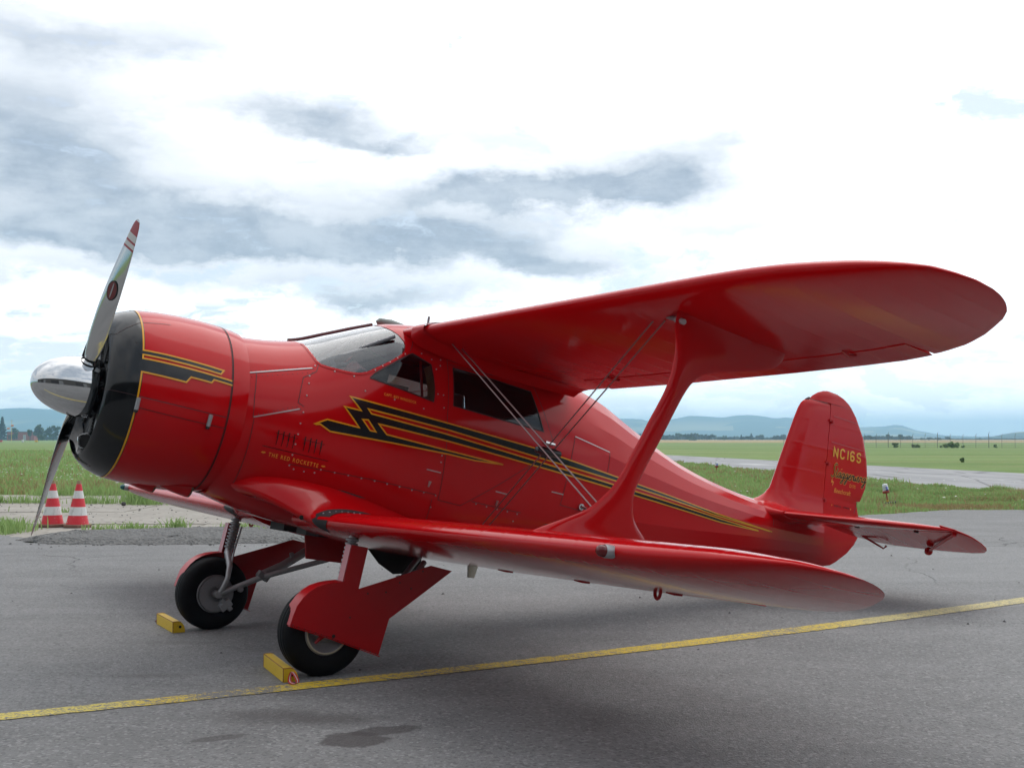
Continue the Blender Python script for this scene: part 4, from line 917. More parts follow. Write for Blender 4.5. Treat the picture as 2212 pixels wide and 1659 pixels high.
# ---------------------------------------------------------------- paintwork laid on the skin
def on_side(P, lift):
    P = np.array(P); y = side_y(P[:, 0], P[:, 1]); th = side_th(P[:, 0], P[:, 1]); n = fnormal(P[:, 0], np.clip(th, -1.56, 1.56))
    return np.c_[P[:, 0], y, P[:, 1]] + n*lift
def decal_fill(outlines, step=.05, tgrid=True):
    """outlines: list of closed polygons in (x,z); first is outer, others holes -> (points2d, faces)"""
    allq = []; cons = []
    for o in outlines:
        q = dens(o, step); k = len(allq); allq += q; cons += [(k+i, k+(i+1) % len(q)) for i in range(len(q))]
    a = np.array(outlines[0]); extra = []
    for x in np.arange(a[:, 0].min(), a[:, 0].max(), step):
        for z in np.arange(a[:, 1].min(), a[:, 1].max(), step*.5): extra.append((x, z))
    aq = np.array(allq); extra = [e for e in extra if np.min(np.sum((aq-e)**2, 1)) > (.2*step)**2]
    vo, eo, fo, *_ = delaunay_2d_cdt([Vector(p) for p in allq + extra], cons, [], 0, 1e-7)
    U = np.array([tuple(v) for v in vo]); F = []
    for f in fo:
        c = U[list(f)].mean(0)
        if inside(outlines[0], *c) and not any(inside(h, *c) for h in outlines[1:]): F.append(list(f))
    return U, F
def ribbon2d(P, wd, closed=False, step=.03):
    P = dens(P, step, closed); P = np.array(P); n = len(P)
    if closed: T = np.roll(P, -1, 0) - np.roll(P, 1, 0)
    else: T = np.gradient(P, axis=0)
    # mitre at corners using both segment directions
    V = []
    for i in range(n):
        d1 = P[i] - P[i-1] if (closed or i > 0) else P[1]-P[0]; d2 = P[(i+1) % n] - P[i] if (closed or i < n-1) else P[i]-P[i-1]
        d1 = d1/(np.linalg.norm(d1)+1e-12); d2 = d2/(np.linalg.norm(d2)+1e-12); n1 = np.array([-d1[1], d1[0]]); n2 = np.array([-d2[1], d2[0]])
        m_ = n1+n2; L = np.linalg.norm(m_)
        if L < .35: m_ = n1; k = 1
        else: m_ = m_/L; k = min(2.2, 1/max(.3, m_ @ n1))
        w_ = (wd if np.isscalar(wd) else wd(P[i]))/2*k
        V += [P[i] + m_*w_, P[i] - m_*w_]
    F = [(2*i, 2*i+1, (2*i+3) % (2*n), (2*i+2) % (2*n)) for i in range(n if closed else n-1)]
    return np.array(V), F
def side_mesh(name, items, mat_, lift, parent, both=False):
    V = np.zeros((0, 3)); F = []
    for U, fs in items:
        for s in ((1, -1) if both else (1,)):
            k = len(V); V = np.r_[V, on_side(U, lift) * [1, s, 1]]; F += [[i+k for i in f] for f in fs]
    return part(name, V, F, mat_, parent, True)
T1 = [(-1.6716, .2207), (-2.4624, .1635), (-3.28, .103), (-4.15, .0022), (-4.757, -.0637), (-5.42, -.1423), (-6.30, -.2135)]
B1 = [(-1.8125, .1574), (-2.469, .1154), (-3.289, .0395), (-4.14, -.031), (-4.757, -.0908), (-5.42, -.1595), (-6.31, -.2170)]
T2 = [(-1.8414, .1273), (-2.474, .0818), (-3.279, .0086), (-4.118, -.0646), (-4.737, -.1168), (-5.497, -.1844), (-6.08, -.2245)]
B2 = [(-1.9062, .0652), (-2.481, .0340), (-3.285, -.0294), (-4.0986, -.0957), (-4.745, -.1496), (-5.504, -.2132), (-6.09, -.2300)]
T3 = [(-1.9786, .0011), (-2.492, -.0345), (-2.9836, -.0640)]; B3 = [(-2.9836, -.0650), (-2.7316, -.0720), (-2.4959, -.0600), (-2.0185, -.0505), (-1.5467, -.047)]
ZIG = [(-1.4667, -.0086), (-1.4414, -.0156), (-1.4283, -.0132), (-1.5153, .0311), (-1.7607, .0145), (-1.6322, .1428), (-1.7617, .1353)]
OUT = T1 + B1[::-1] + T2 + B2[::-1] + T3 + B3 + ZIG; HOLE = [(-1.7788, .0759), (-1.8215, .0793), (-1.892, .006), (-1.8471, .008)]
sb = side_mesh('stripe_black', [decal_fill([OUT, HOLE], .05)], STRIPE_BLACK, .0042, fus, both=True)
wg = lambda p: .0105 if p[0] > -4.3 else .0085
side_mesh('stripe_gold', [ribbon2d(OUT, wg, True, .04), ribbon2d(HOLE, .0105, True)], GOLD, .0056, fus, both=True)
# seams and panel lines
SEAMS = [DOOR + DOOR[:1], [(-.9008, .2397), (-1.4107, .3758)], [(-.9971, -.0424), (-1.3185, .0692)], [(-.998, .2603), (-.989, .1), (-.9971, -.0424)],
  [(-1.4499, .4109), (-1.4292, .3579), (-1.3789, .3241), (-1.3295, .2954), (-1.3084, .2064), (-1.2937, .1109), (-1.3383, .0911)],
  [(-3.6636, .2596), (-3.6421, .1291), (-3.5867, -.2957), (-3.8146, -.3154)], [(-4.0529, .1919), (-4.0425, .063), (-4.0347, .004)],
  [(-2.7668, -.3748), (-3.2263, -.4027)], [(-1.3138, -.310), (-1.5381, -.316), (-1.95, -.33), (-2.4546, -.365)], [(-2.43, -.40), (-2.44, -.60)],
  [(-2.20, .86), (-2.19, .78), (-2.165, .70), (-2.135, .645)], [(-1.005, -.05), (-1.008, -.30), (-1.010, -.50)], [(-2.45, .605), (-3.26, .60)], [(-3.2516, .5893), (-3.33, .75)], [(-6.235, .03), (-6.31, -.03), (-6.33, -.10), (-6.32, -.16)]]
for s_ in SEAMS: side_mesh('panel_seam', [ribbon2d(s_, .0045)], SEAM, .0022, fus)
HINGE_STEEL = simple('hinge_steel', (.50, .42, .42), .3, metal=.6)
HINGES = [[(-.9008, .2437), (-1.4007, .3770)], [(-1.0, -.0384), (-1.3085, .0692)], [(-2.3396, -.1953), (-2.4608, -.2032)], [(-2.9595, -.2726), (-3.0699, -.2808)], [(-3.6636, .2596), (-4.0529, .1919)], [(-3.48, -.205), (-3.60, -.212)]]
for s_ in HINGES: side_mesh('piano_hinge', [ribbon2d(s_, .008)], HINGE_STEEL, .0035, fus)
SCREWS = [(-1.4233, .3988), (-1.56, .3817), (-1.6997, .3729), (-1.3753, .3137), (-1.3678, .2589), (-1.3532, .1698), (-1.3377, .0504), (-1.3276, -.0282), (-1.7836, .2822), (-2.0113, .2597), (-2.2492, .2358), (-2.3575, .3635), (-2.4047, .3642), (-2.4169, .2712), (-1.3237, -.1036), (-1.3191, -.1727), (-1.3155, -.2469), (-1.3138, -.3193), (-1.3507, -.3403), (-1.4252, -.3457), (-1.4999, -.3429), (-1.5381, -.316), (-1.6419, -.322), (-1.7455, -.3264), (-1.848, -.3323), (-1.9511, -.3364), (-2.0506, -.344), (-2.1511, -.35), (-2.2534, -.3599), (-2.3527, -.3646), (-2.4546, -.3723), (-2.4486, -.0788), (-2.4489, -.1276), (-1.8586, .449), (-1.9169, .4909), (-1.9743, .5318), (-2.0329, .5743), (-2.0942, .6169), (-2.2277, .6469), (-2.3018, .6818), (-2.306, .6163), (-2.341, .5488), (-2.3703, .6761), (-2.3828, .6288), (-2.3764, .5823), (-2.8111, -.3884), (-2.9087, -.3964), (-3.0076, -.4046), (-3.104, -.4086), (-3.1988, -.4155), (-3.1812, -.4742), (-2.44, -.46)]
mb = MB(); sc2 = on_side(SCREWS, .0); scy = on_side(SCREWS, .006)
for a, b_ in zip(sc2, scy): mb.tube([a, a + (b_-a)*.6, b_], [.0062, .0056, .0025], 8)
o = pb(mb, 'screw_heads', RIVET, fus); o['kind'] = 'stuff'
mb = MB()
for a, b_ in (((-2.3834, -.2753), (-2.3767, -.3184)), ((-2.9928, -.3372), (-2.9857, -.3773))):
    q = on_side([a, b_], .006); mb.tube(q, [.011, .006], 8)
pb(mb, 'latch_clip', RIVET, fus)
# small vents at the firewall: rivet rows
mb = MB()
for (x0, z0, x1, z1, n) in ((-.93, .262, -1.36, .374, 14), (-.93, .222, -1.40, .345, 14), (-1.03, -.012, -1.29, .082, 9)):
    for k in range(n):
        q = on_side([(x0+(x1-x0)*k/(n-1), z0+(z1-z0)*k/(n-1))], 0)[0]; q2 = q*[1, 1.006, 1.0]; mb.tube([q, q2], [.0035, .002], 6)
o = pb(mb, 'rivet_row', SEAM, fus); o['kind'] = 'stuff'
# window frames
side_mesh('windshield_frame', [ribbon2d(WINDSHIELD, .016)], RED, .004, fus, both=True)
mb = MB(); xr = np.linspace(-1.37, -2.02, 12); zr_ = fus_param(xr)[0]; mb.tube(np.c_[xr, 0*xr, zr_+.006], .014, 8); pb(mb, 'windshield_rib', simple('windshield_rib_red', (.10, .006, .008), .35), win)
side_mesh('window_rim', [ribbon2d(FRONT_WIN + FRONT_WIN[:1], .010)], SEAM, .003, fus)
side_mesh('window_rim', [ribbon2d(DOOR_WIN + DOOR_WIN[:1], .010)], SEAM, .0040, dr_)
jamb = [(-2.262, .560), (-2.283, .4804), (-2.295, .3994), (-2.297, .3357), (-2.294, .315)]
q0 = on_side([p for p in FRONT_WIN[4:]], -.006); q1 = on_side(jamb, -.05); V = np.r_[q0, q1]; F = [(i, i+1, i+6, i+5) for i in range(4)]
part('window_jamb', V, F, TRIMWOOD, fus)
qj = on_side([(-2.225, .60), (-2.232, .45), (-2.245, .325)], -.03); mb = MB(); mb.tube(qj, .010, 8); pb(mb, 'window_post', RED, fus)
# door handle, fuel cap knob
mb = MB(); q = on_side([(-3.35, .162), (-3.44, .158)], .02); mb.tube([q[0]+[0, -.02, 0], q[0], q[1], q[1]+[-.0, -.012, 0]], [.012, .014, .011, .008], 8); pb(mb, 'handle', CHROME, dr_)
q = on_side([(-3.795, -.285)], 0)[0]; mb = MB(); mb.tube([q, q+[0, .02, 0]], [.030, .026], 14); mb.tube([q+[0, .018, 0], q+[-.02, .05, -.012]], [.014, .010], 8); pb(mb, 'fuel_drain_knob', CHROME, fus)
# ---------------------------------------------------------------- lettering
def text_polys(body, xa, za, xb, zb, h, shear=0.0, name='lettering', width=None, bold=0.0, spacing=1.0):
    """flat built-in lettering set between (xa,za) and (xb,zb) on the side; returns 2d points and faces"""
    cu = bpy.data.curves.new(name, 'FONT'); cu.body = body; cu.size = 1; cu.shear = shear; cu.offset = bold; cu.resolution_u = 3; cu.space_character = spacing
    ob = bpy.data.objects.new(name, cu); C.objects.link(ob); dg = bpy.context.evaluated_depsgraph_get(); me = ob.evaluated_get(dg).to_mesh()
    U = np.array([v.co[:2] for v in me.vertices]); F = [list(p.vertices) for p in me.polygons]
    ob.evaluated_get(dg).to_mesh_clear(); bpy.data.objects.remove(ob); bpy.data.curves.remove(cu)
    cap = .70; u0, u1 = U[:, 0].min(), U[:, 0].max()
    t_ = (U[:, 0]-u0)/(u1-u0); X_ = xa + (xb-xa)*t_; Z_ = za + (zb-za)*t_ + U[:, 1]/cap*h
    return np.c_[X_, Z_], F
TXT = [text_polys('THE RED ROCKETTE', -1.155, -.2795, -1.512, -.3050, .027, spacing=1.35)]
side_mesh('lettering', TXT, TEXT_GOLD, .0042, fus)
side_mesh('lettering', [text_polys('CAPT. BIFF WINDSOCK', -1.927, .2760, -2.184, .2580, .0195, spacing=1.1)], TEXT_GOLD, .0042, fus)
side_mesh('lip_emblem', [ribbon2d([(xx_-.013, zz_), (xx_-.006, zz_+.004), (xx_, zz_+.002), (xx_+.006, zz_+.004), (xx_+.013, zz_), (xx_, zz_-.004)], .004, True, .02) for xx_, zz_ in ((-1.1175, -.2585), (-1.548, -.2905))], TEXT_GOLD, .0042, fus)
gl = [ribbon2d([(-1.0974, -.2157), (-1.5735, -.2506)], .0042)]
for k in range(8):
    f_ = k/7; x_ = np.interp(k, [0, 3, 4, 7], [-1.187, -1.303, -1.381, -1.502]); zt_ = np.interp(k, [0, 3, 4, 7], [-.0985, -.1085, -.1115, -.1200])
    hh_ = .099; P_ = lambda dx_, dz_: (x_ - dx_, zt_ - dz_*hh_)
    gl.append(ribbon2d([P_(0, 0), P_(-.001, .10)], .009, step=.005)); gl.append(ribbon2d([P_(-.001, .12), P_(-.001, .32), P_(.0, .40), P_(-.001, .52)], lambda p: .0115 - .004*math.sin((zt_-p[1])/hh_*6), step=.006))
    gl.append(ribbon2d([P_(.001, .5), P_(.0, .75), P_(-.001, 1.0)], lambda p: .0085 - .0045*(zt_-p[1])/hh_, step=.01)); gl.append(ribbon2d([P_(0, .22), P_(.014, .26), P_(.024, .20)], .0030, step=.008)); gl.append(ribbon2d([P_(-.003, .20), P_(-.020, .19)], .0028, step=.008))
side_mesh('dancer_silhouettes', gl, STRIPE_BLACK, .0042, fus)
# ---------------------------------------------------------------- cabin
x = np.linspace(-1.42, -4.0, 12); mb = MB()
mb.box((-2.65, 0, -.45), (2.5, 1.08, .03)); pb(mb, 'cabin_floor', CABIN, fus, False)
y_, z_ = fus_pt(np.full(40, -3.95), np.linspace(-1.5, 1.57, 40)); poly = [(a*.97, b_*.97) for a, b_ in zip(y_, z_)]; poly += [(-a, b_) for a, b_ in poly[::-1]]
mb = MB(); mb.prism(poly, -3.97, -3.93, ax=0); pb(mb, 'rear_bulkhead', CABIN, fus, False)
def seat(name, x, y, wdt):
    o = MB(); o.box((x, y, -.22), (.50, wdt, .16)); o.box((x-.26, y, .10), (.13, wdt, .62), ('Y', .14)); r_ = pb(o, name, LEATHER, PL, True, 50, bevel=.035); return r_
seat('pilot_seat', -2.35, .29, .46); seat('copilot_seat', -2.35, -.29, .46); seat('rear_bench', -3.35, 0, 1.02)
y_, z_ = fus_pt(np.full(30, -1.50), np.linspace(-.6, 1.30, 30)); poly = [(a*.95, min(b_*.97, .505)) for a, b_ in zip(y_, z_)]; poly += [(-a, b_) for a, b_ in poly[::-1]]
mb = MB(); mb.prism(poly, -1.60, -1.56, ax=0); dash = pb(mb, 'instrument_panel', DASH, PL, False)
mb = MB()
for yk, zk in ((.36, .36), (.2, .36), (.04, .36), (-.2, .36), (.36, .2), (.2, .2), (.04, .2), (-.2, .2), (-.36, .36)): mb.lathe([(-1.606, .0), (-1.606, .055), (-1.60, .06)], (0, yk, zk), 0, 16)
pb(mb, 'dial', CABIN, dash)
mb = MB(); mb.tube([(-1.60, 0, .12), (-1.80, 0, .25), (-1.88, .26, .34)], .016, 8); wh_ = [(-1.88 + .02*math.sin(a), .27 + .14*math.cos(a), .36 + .10*math.sin(a)) for a in np.linspace(-.3, 3.44, 14)]; mb.tube(wh_, .014, 8); pb(mb, 'control_yoke', CABIN, PL)
mb = MB(); mb.tube([(-1.46, .36, .42), (-2.03, .40, .74)], .013, 8); mb.tube([(-1.46, -.36, .42), (-2.03, -.40, .74)], .013, 8); mb.tube([(-1.46, .36, .42), (-1.95, 0, .78)], .013, 8); pb(mb, 'cabin_tube', DASH, fus)
mb = MB(); mb.box((-1.66, -.18, .53), (.03, .10, .12)); mb.box((-1.70, .22, .47), (.05, .2, .03)); pb(mb, 'glare_shield_box', DASH, dash, bevel=.006)
mb = MB(); mb.box((-1.98, .50, .30), (.34, .012, .16)); pb(mb, 'chart_sheet', simple('chart_paper', (.55, .52, .46), .8, var=.2, scale=25), PL)
# ---------------------------------------------------------------- cowl
NA = 96
prof = [(t_, r_) for t_, r_ in COWL]
mb = MB(); mb.lathe(prof + [(-.945, .545)], ax=0, n=NA); V = np.concatenate(mb.V); F = mb.F
mi = [0 if np.mean([V[i][0] for i in f]) > -.228 else 1 for f in F]
# put the ring edge exactly on the colour change
cowl = part('engine_cowl', V, F, [BLACK_NOSE, RED], None, True, 60, mi)
bm = bmesh.new(); bm.from_mesh(cowl.data); bmesh.ops.recalc_face_normals(bm, faces=bm.faces); bm.to_mesh(cowl.data); bm.free()
def cowl_pt(U, lift):
    U = np.array(U); r_ = cowl_r(U[:, 0]) + lift; return np.c_[U[:, 0], r_*np.cos(U[:, 1]), r_*np.sin(U[:, 1])]
CS = .58   # metres per radian on the cowl
def cowl_mesh(name, items, mat_, lift, parent=None):
    V = np.zeros((0, 3)); F = []
    for U, fs in items:
        U = U/[1, CS]; k = len(V); V = np.r_[V, cowl_pt(U, lift)]; F += [[i+k for i in f] for f in fs]
    return part(name, V, F, mat_, parent or cowl, True)
sc_ = lambda P: [(a, b_*CS) for a, b_ in P]
c1 = sc_([(-.205, .4770), (-.7510, .3931), (-.7309, .3428), (-.205, .4200)]); c2 = sc_([(-.205, .3730), (-.8150, .2905), (-.8170, .2405), (-.6879, .2602), (-.6720, .2210), (-.5333, .2390), (-.5052, .1728), (-.205, .2130)])
for sgn in (1,):
    cowl_mesh('stripe_black', [decal_fill([c1], .04)], STRIPE_BLACK, .0032); cowl_mesh('stripe_black', [decal_fill([c2], .04)], STRIPE_BLACK, .0032)
g1 = sc_([(-.2225, 1.62), (-.2225, .4765), (-.7510, .3931), (-.7309, .3428), (-.2225, .4195), (-.2225, .3715), (-.8150, .2905)])
g2 = sc_([(-.8170, .2405), (-.6879, .2602), (-.6720, .2210), (-.5333, .2390), (-.5052, .1728), (-.2225, .2110), (-.2225, -1.75)])
cowl_mesh('stripe_gold', [ribbon2d(g1, .0105, False, .03)], GOLD, .0046); cowl_mesh('stripe_gold', [ribbon2d(g2, .0105, False, .03)], GOLD, .0046)
SE = [sc_([(-.02, -.045), (-.23, -.065), (-.60, -.105), (-.805, -.127)]), sc_([(-.23, -.19), (-.61, -.231), (-.81, -.25)]), sc_([(-.07, .78), (-.21, .93), (-.41, .95)]), sc_([(-.812, 1.55), (-.814, .4), (-.814, -.6), (-.812, -1.5)]), sc_([(-.03, .22), (-.06, 0), (-.07, -.6), (-.12, -1.2), (-.2, -1.35)])]
for s_ in SE[:4]: cowl_mesh('panel_seam', [ribbon2d(s_, .0042)], SEAM, .0022)
cowl_mesh('panel_seam', [ribbon2d(sc_([(-.225, -.070), (-.60, -.108), (-.805, -.130)]), .004)], SEAM_LIGHT, .0020)
for (a0, x0, a1, x1) in ((-.085, -.2285, -.215, -.2270), (-.130, -.7000, -.255, -.6960)):
    q = cowl_pt([(x0, a0), (x1, a1)], .012); mb = MB(); mb.tube([q[0]+(q[0]-q[1])*.02, q[0], q[1]], [.009, .0135, .0135], 10); l_ = pb(mb, 'latch', SILVER, cowl); mb = MB(); mb.tube([q[1], q[1] + (q[1]-q[0])*.25], [.014, .012], 10); pb(mb, 'latch_tip', BLACK_TRIM, cowl)
# cowl skirt between cowl and firewall
mb = MB(); mb.lathe([(-.820, .548), (-.845, .556), (-.87, .553), (-.925, .545), (-.93, .50)], ax=0, n=NA); pb(mb, 'cowl_skirt', RED)
cowl_mesh('panel_seam', [ribbon2d(sc_([(-.8215, 1.5), (-.8215, -1.5)]), .007)], BAY, .0012)
mb = MB(); mb.lathe([(-.90, .552), (-.94, .557)], ax=0, n=NA); o = pb(mb, 'panel_seam', SEAM, fus)
for k, (xq, yq) in enumerate(((-.50, .06), (-.72, .15))):
    mb = MB(); mb.tube([(xq+.13, yq, -.535), (xq+.03, yq, -.553), (xq-.06, yq, -.568)], [.045, .056, .060], 18, cap=False); e_ = pb(mb, 'exhaust_stub', RED_DULL, cowl)
    mb = MB(); mb.tube([(xq-.02, yq, -.56), (xq-.075, yq, -.572)], [.052, .056], 16); pb(mb, 'exhaust_pipe', simple('exhaust_pipe_metal', (.10, .075, .05), .5, metal=.6), cowl)
# ---------------------------------------------------------------- engine behind the spinner
eng = None
mb = MB(); mb.lathe([(-.27, .0), (-.27, .40)], ax=0, n=48); mb.lathe([(-.10, .0), (-.10, .17), (-.16, .20), (-.26, .22)], ax=0, n=40); eng = pb(mb, 'engine', DARK)
for k in range(9):
    a = math.pi/2 + k*2*math.pi/9; c, s_ = math.cos(a), math.sin(a); mb = MB()
    for q in range(9): r_ = .20 + q*.021; mb.tube([(-.185, r_*c, r_*s_), (-.185, (r_+.011)*c, (r_+.011)*s_)], .070, 16)
    mb.tube([(-.185, .18*c, .18*s_), (-.185, .39*c, .39*s_)], .058, 14); pb(mb, 'cylinder', DARK, eng)
    mb = MB(); d1, d2 = math.cos(a+.12), math.sin(a+.12); mb.tube([(-.12, .17*c, .17*s_), (-.115, .36*d1, .36*d2)], .010, 8); mb.tube([(-.12, .17*c, .17*s_), (-.115, .36*math.cos(a-.12), .36*math.sin(a-.12))], .010, 8); pb(mb, 'pushrod', SILVER if k % 3 else DARK, eng)
RIMS = [(-.055, -.345, .044, .047, -.35, CHROME, .0075), (-.072, -.130, .026, .027, -.3, SILVER, .0045), (-.150, -.176, .030, .014, -.1, SILVER, .004)]
for (cy, cz, hw, hh, rot, mt_, rr_) in RIMS:
    mb = MB(); ring = []
    for q in range(24):
        t_ = 2*math.pi*q/24; u_ = hw*np.sign(math.cos(t_))*abs(math.cos(t_))**.6; v_ = hh*np.sign(math.sin(t_))*abs(math.sin(t_))**.6
        ring.append(np.array((-.095, cy, cz)) + np.array((.78, -.62, 0))*(u_*math.cos(rot) - v_*math.sin(rot)) + np.array((0, 0, 1))*(u_*math.sin(rot) + v_*math.cos(rot)))
    mb.tube(ring, rr_, 8, closed=True); pb(mb, 'baffle_rim', mt_, eng)
    mb = MB(); mb.tube([(-.095 - .62*.06, cy - .78*.06, cz), (-.095 - .62*.006, cy - .78*.006, cz)], [min(hw, hh)*.9]*2, 16); pb(mb, 'baffle_opening', BAY, eng)
mb = MB(); mb.lathe([(-.135, .19), (-.13, .29), (-.128, .38), (-.15, .40)], ax=0, n=48, rng_=(math.pi*1.02, math.pi*1.75)); pb(mb, 'baffle_plate', DARK, eng)
# ---------------------------------------------------------------- spinner and propeller
pr = [(.324*1.0, 0)] + [(-.055 + .379*math.cos(a)**.92 if a < math.pi/2 else -.055, .205*math.sin(a)**.95) for a in np.linspace(.02, math.pi/2, 30)]
mb = MB(); mb.lathe(pr, ax=0, n=64); spin = pb(mb, 'spinner', CHROME)
mb = MB(); mb.lathe([(-.052, .2062), (-.058, .2062)], ax=0, n=64); pb(mb, 'spinner_seam', BAY, spin)
mb = MB(); mb.lathe([(-.058, .203), (-.085, .200), (-.10, .185), (-.11, .08), (-.11, 0)], ax=0, n=48); pb(mb, 'spinner_backplate', BLACK_NOSE, spin)
def blade(ang):
    ca, sa = math.cos(ang), math.sin(ang)
    rad = np.array([0, sa, ca]); tng = np.array([0, -ca, sa])        # direction of turning
    st = [(.12, .050, .050, 62), (.17, .060, .050, 59), (.22, .088, .042, 55), (.30, .118, .034, 49.5), (.42, .140, .027, 43), (.56, .150, .022, 37), (.72, .150, .018, 32), (.88, .138, .014, 27.5), (1.02, .118, .011, 25), (1.14, .093, .009, 23), (1.21, .070, .007, 22), (1.245, .042, .005, 22), (1.257, .012, .003, 22)]
    R_ = np.array([s_[0] for s_ in st]); rs = np.r_[np.linspace(.12, 1.0, 24), np.linspace(1.03, 1.257, 16)]; V = []; m_ = 24
    for r_ in rs:
        c_, t_, an = (np.interp(r_, R_, [s_[k] for s_ in st]) for k in (1, 2, 3)); an = math.radians(an)
        cd = math.cos(an)*tng + math.sin(an)*np.array([1, 0, 0]); nd = -math.sin(an)*tng + math.cos(an)*np.array([1, 0, 0])
        for k in range(m_):
            a = 2*math.pi*k/m_; u_ = math.cos(a); v_ = math.sin(a)
            sq = 1 - .35*min(1, max(0, (r_-.2)/.3)); prof_ = v_*(abs(v_)**(.0))*(.55 if v_ < 0 and r_ > .25 else 1)*(1 + .35*u_*(r_ > .25)*abs(v_))*sq
            V.append(rad*r_ + cd*(u_*c_/2 + .012*(1-abs(2*r_/1.257-1))) + nd*prof_*t_/2)
    n = len(rs); F = [(i*m_+k, i*m_+(k+1) % m_, (i+1)*m_+(k+1) % m_, (i+1)*m_+k) for i in range(n-1) for k in range(m_)] + [tuple(range((n-1)*m_, n*m_))]
    rmean = [np.mean([V[i] @ rad for i in f]) for f in F]
    diag = [np.mean([(V[i] @ tng) for i in f]) for f in F]
    q = np.array(rmean) - np.array(diag)*.0
    mi = [1 if (r_ > 1.155 and r_ < 1.243) or 1.092 < r_ < 1.112 or 1.045 < r_ < 1.066 else (2 if 1.066 <= r_ <= 1.155 else 0) for r_ in q]
    o = part('propeller_blade', V, F, [PROP, simple('blade_tip_red', (.34, .02, .03), .3, coat=.4), simple('blade_tip_white', (.62, .62, .60), .35)], None, True, 45, mi)
    bm = bmesh.new(); bm.from_mesh(o.data); bmesh.ops.recalc_face_normals(bm, faces=bm.faces); bm.to_mesh(o.data); bm.free(); o.data.set_sharp_from_angle(angle=math.radians(50))
    # maker's oval on the front face
    r0 = .735; an = math.radians(31.5); cd = math.cos(an)*tng + math.sin(an)*np.array([1, 0, 0]); nd = -math.sin(an)*tng + math.cos(an)*np.array([1, 0, 0])
    for nm, m__, sr, sc__, lf in (('emblem', BLACK_TRIM, .070, .046, .0100), ('emblem_field', simple('emblem_red', (.14, .012, .012), .4), .062, .039, .0106), ('emblem_line', SILVER, .055, .005, .0112)):
        V = [rad*(r0 + sr*math.cos(t_)) + cd*(sc__*math.sin(t_) + .012) + nd*(lf - .0022*abs(math.sin(t_))*(sc__/.046)) for t_ in np.linspace(0, 2*math.pi, 28, endpoint=False)]
        V.append(rad*r0 + cd*.012 + nd*lf); part(nm, V, [(k, (k+1) % 28, 28) for k in range(28)], m__, o)
    mb = MB(); mb.tube([rad*.155, rad*.205], [.062, .060], 20, cap=False); pb(mb, 'blade_collar', BAY, o)
    return o
blade(BLADE := .5969); blade(.5969 + math.pi)
mb = MB(); mb.tube([(-.03, .165, .115), (-.055, .175, .105)], [.018, .012], 10); pb(mb, 'counterweight', SILVER, spin)
FW1 = (-2.3999, 2.95, 0.7556)
FW2 = (-2.4095, 3.0, 0.7168)
TUBE_A = (-2.4231, 2.93, 0.7626)
TUBE_B = (-2.3426, 3.24, 0.6742)
FL1 = (-2.802, 0.72, -0.5386)
FL2 = (-2.862, 0.72, -0.536)
LU1 = (-2.3246, 0.74, 0.7256)
LU2 = (-2.4162, 0.74, 0.7048)
LL1 = (-1.9926, 3.08, -0.3891)
LL2 = (-2.0287, 3.08, -0.3645)
SP1 = (-2.5089, 1.75, -0.0157)
SP2 = (-2.6772, 1.75, -0.0208)
# ---------------------------------------------------------------- wings
def airfoil(n=34, tk=.125, camber=.020, p=.28):
    b_ = np.linspace(0, math.pi, n); x = (1-np.cos(b_))/2
    yt = 5*tk*(.2969*np.sqrt(x) - .1260*x - .3516*x**2 + .2843*x**3 - .1036*x**4)
    yc = np.where(x < p, camber/p**2*(2*p*x - x*x), camber/(1-p)**2*(1-2*p + 2*p*x - x*x))
    return x, yc+yt, yc-yt
PLAN_Y = [.0, 3.60, 3.86, 4.10, 4.26, 4.45, 4.60, 4.70, 4.77, 4.82, 4.864, 4.875]
PLAN_L = [0, 0, .007, .030, .060, .105, .155, .205, .255, .330, .440, .560]
TE_Y = [.0, .5, 1.9, 2.9, 3.45, 3.80, 4.09, 4.30, 4.475, 4.60, 4.70, 4.77, 4.82, 4.86, 4.875]
TE_X = [1.515, 1.510, 1.490, 1.440, 1.400, 1.365, 1.300, 1.215, 1.105, 1.005, .920, .840, .760, .660, .580]
def plan(y): return np.interp(y, PLAN_Y, PLAN_L), np.interp(y, TE_Y, TE_X)
def ys_tip(y0, y1, st=.1):
    y1 = min(y1, 4.875); a = list(np.arange(y0, min(y1, 4.0), st)); 
    if y1 > 4.0: a += [4.875 - (4.875-4.0)*(1-math.sin(t_))**1.0 for t_ in np.linspace(0, math.pi/2, 20)]
    return [y0] + [y for y in a if y0 + .004 <= y <= y1 - .004] + [y1]
def wing_pt(W_, y, s, up):
    l, e = plan(y); ch = max(e-l, 1e-3); xx, yu, yl = W_['af']; tf = min(1, (4.89-y)/.45)**.5 if y > 4.44 else 1
    zz_ = np.interp(s, xx, yu if up else yl)*ch*(.35 + .65*tf)
    d = l + s*ch
    return (W_['x'] - d, y, W_['z'] + W_['dih']*(y-.6) - W_['inc']*d + zz_ + W_['up']*max(0, (y-3.8)/1.075)**2)
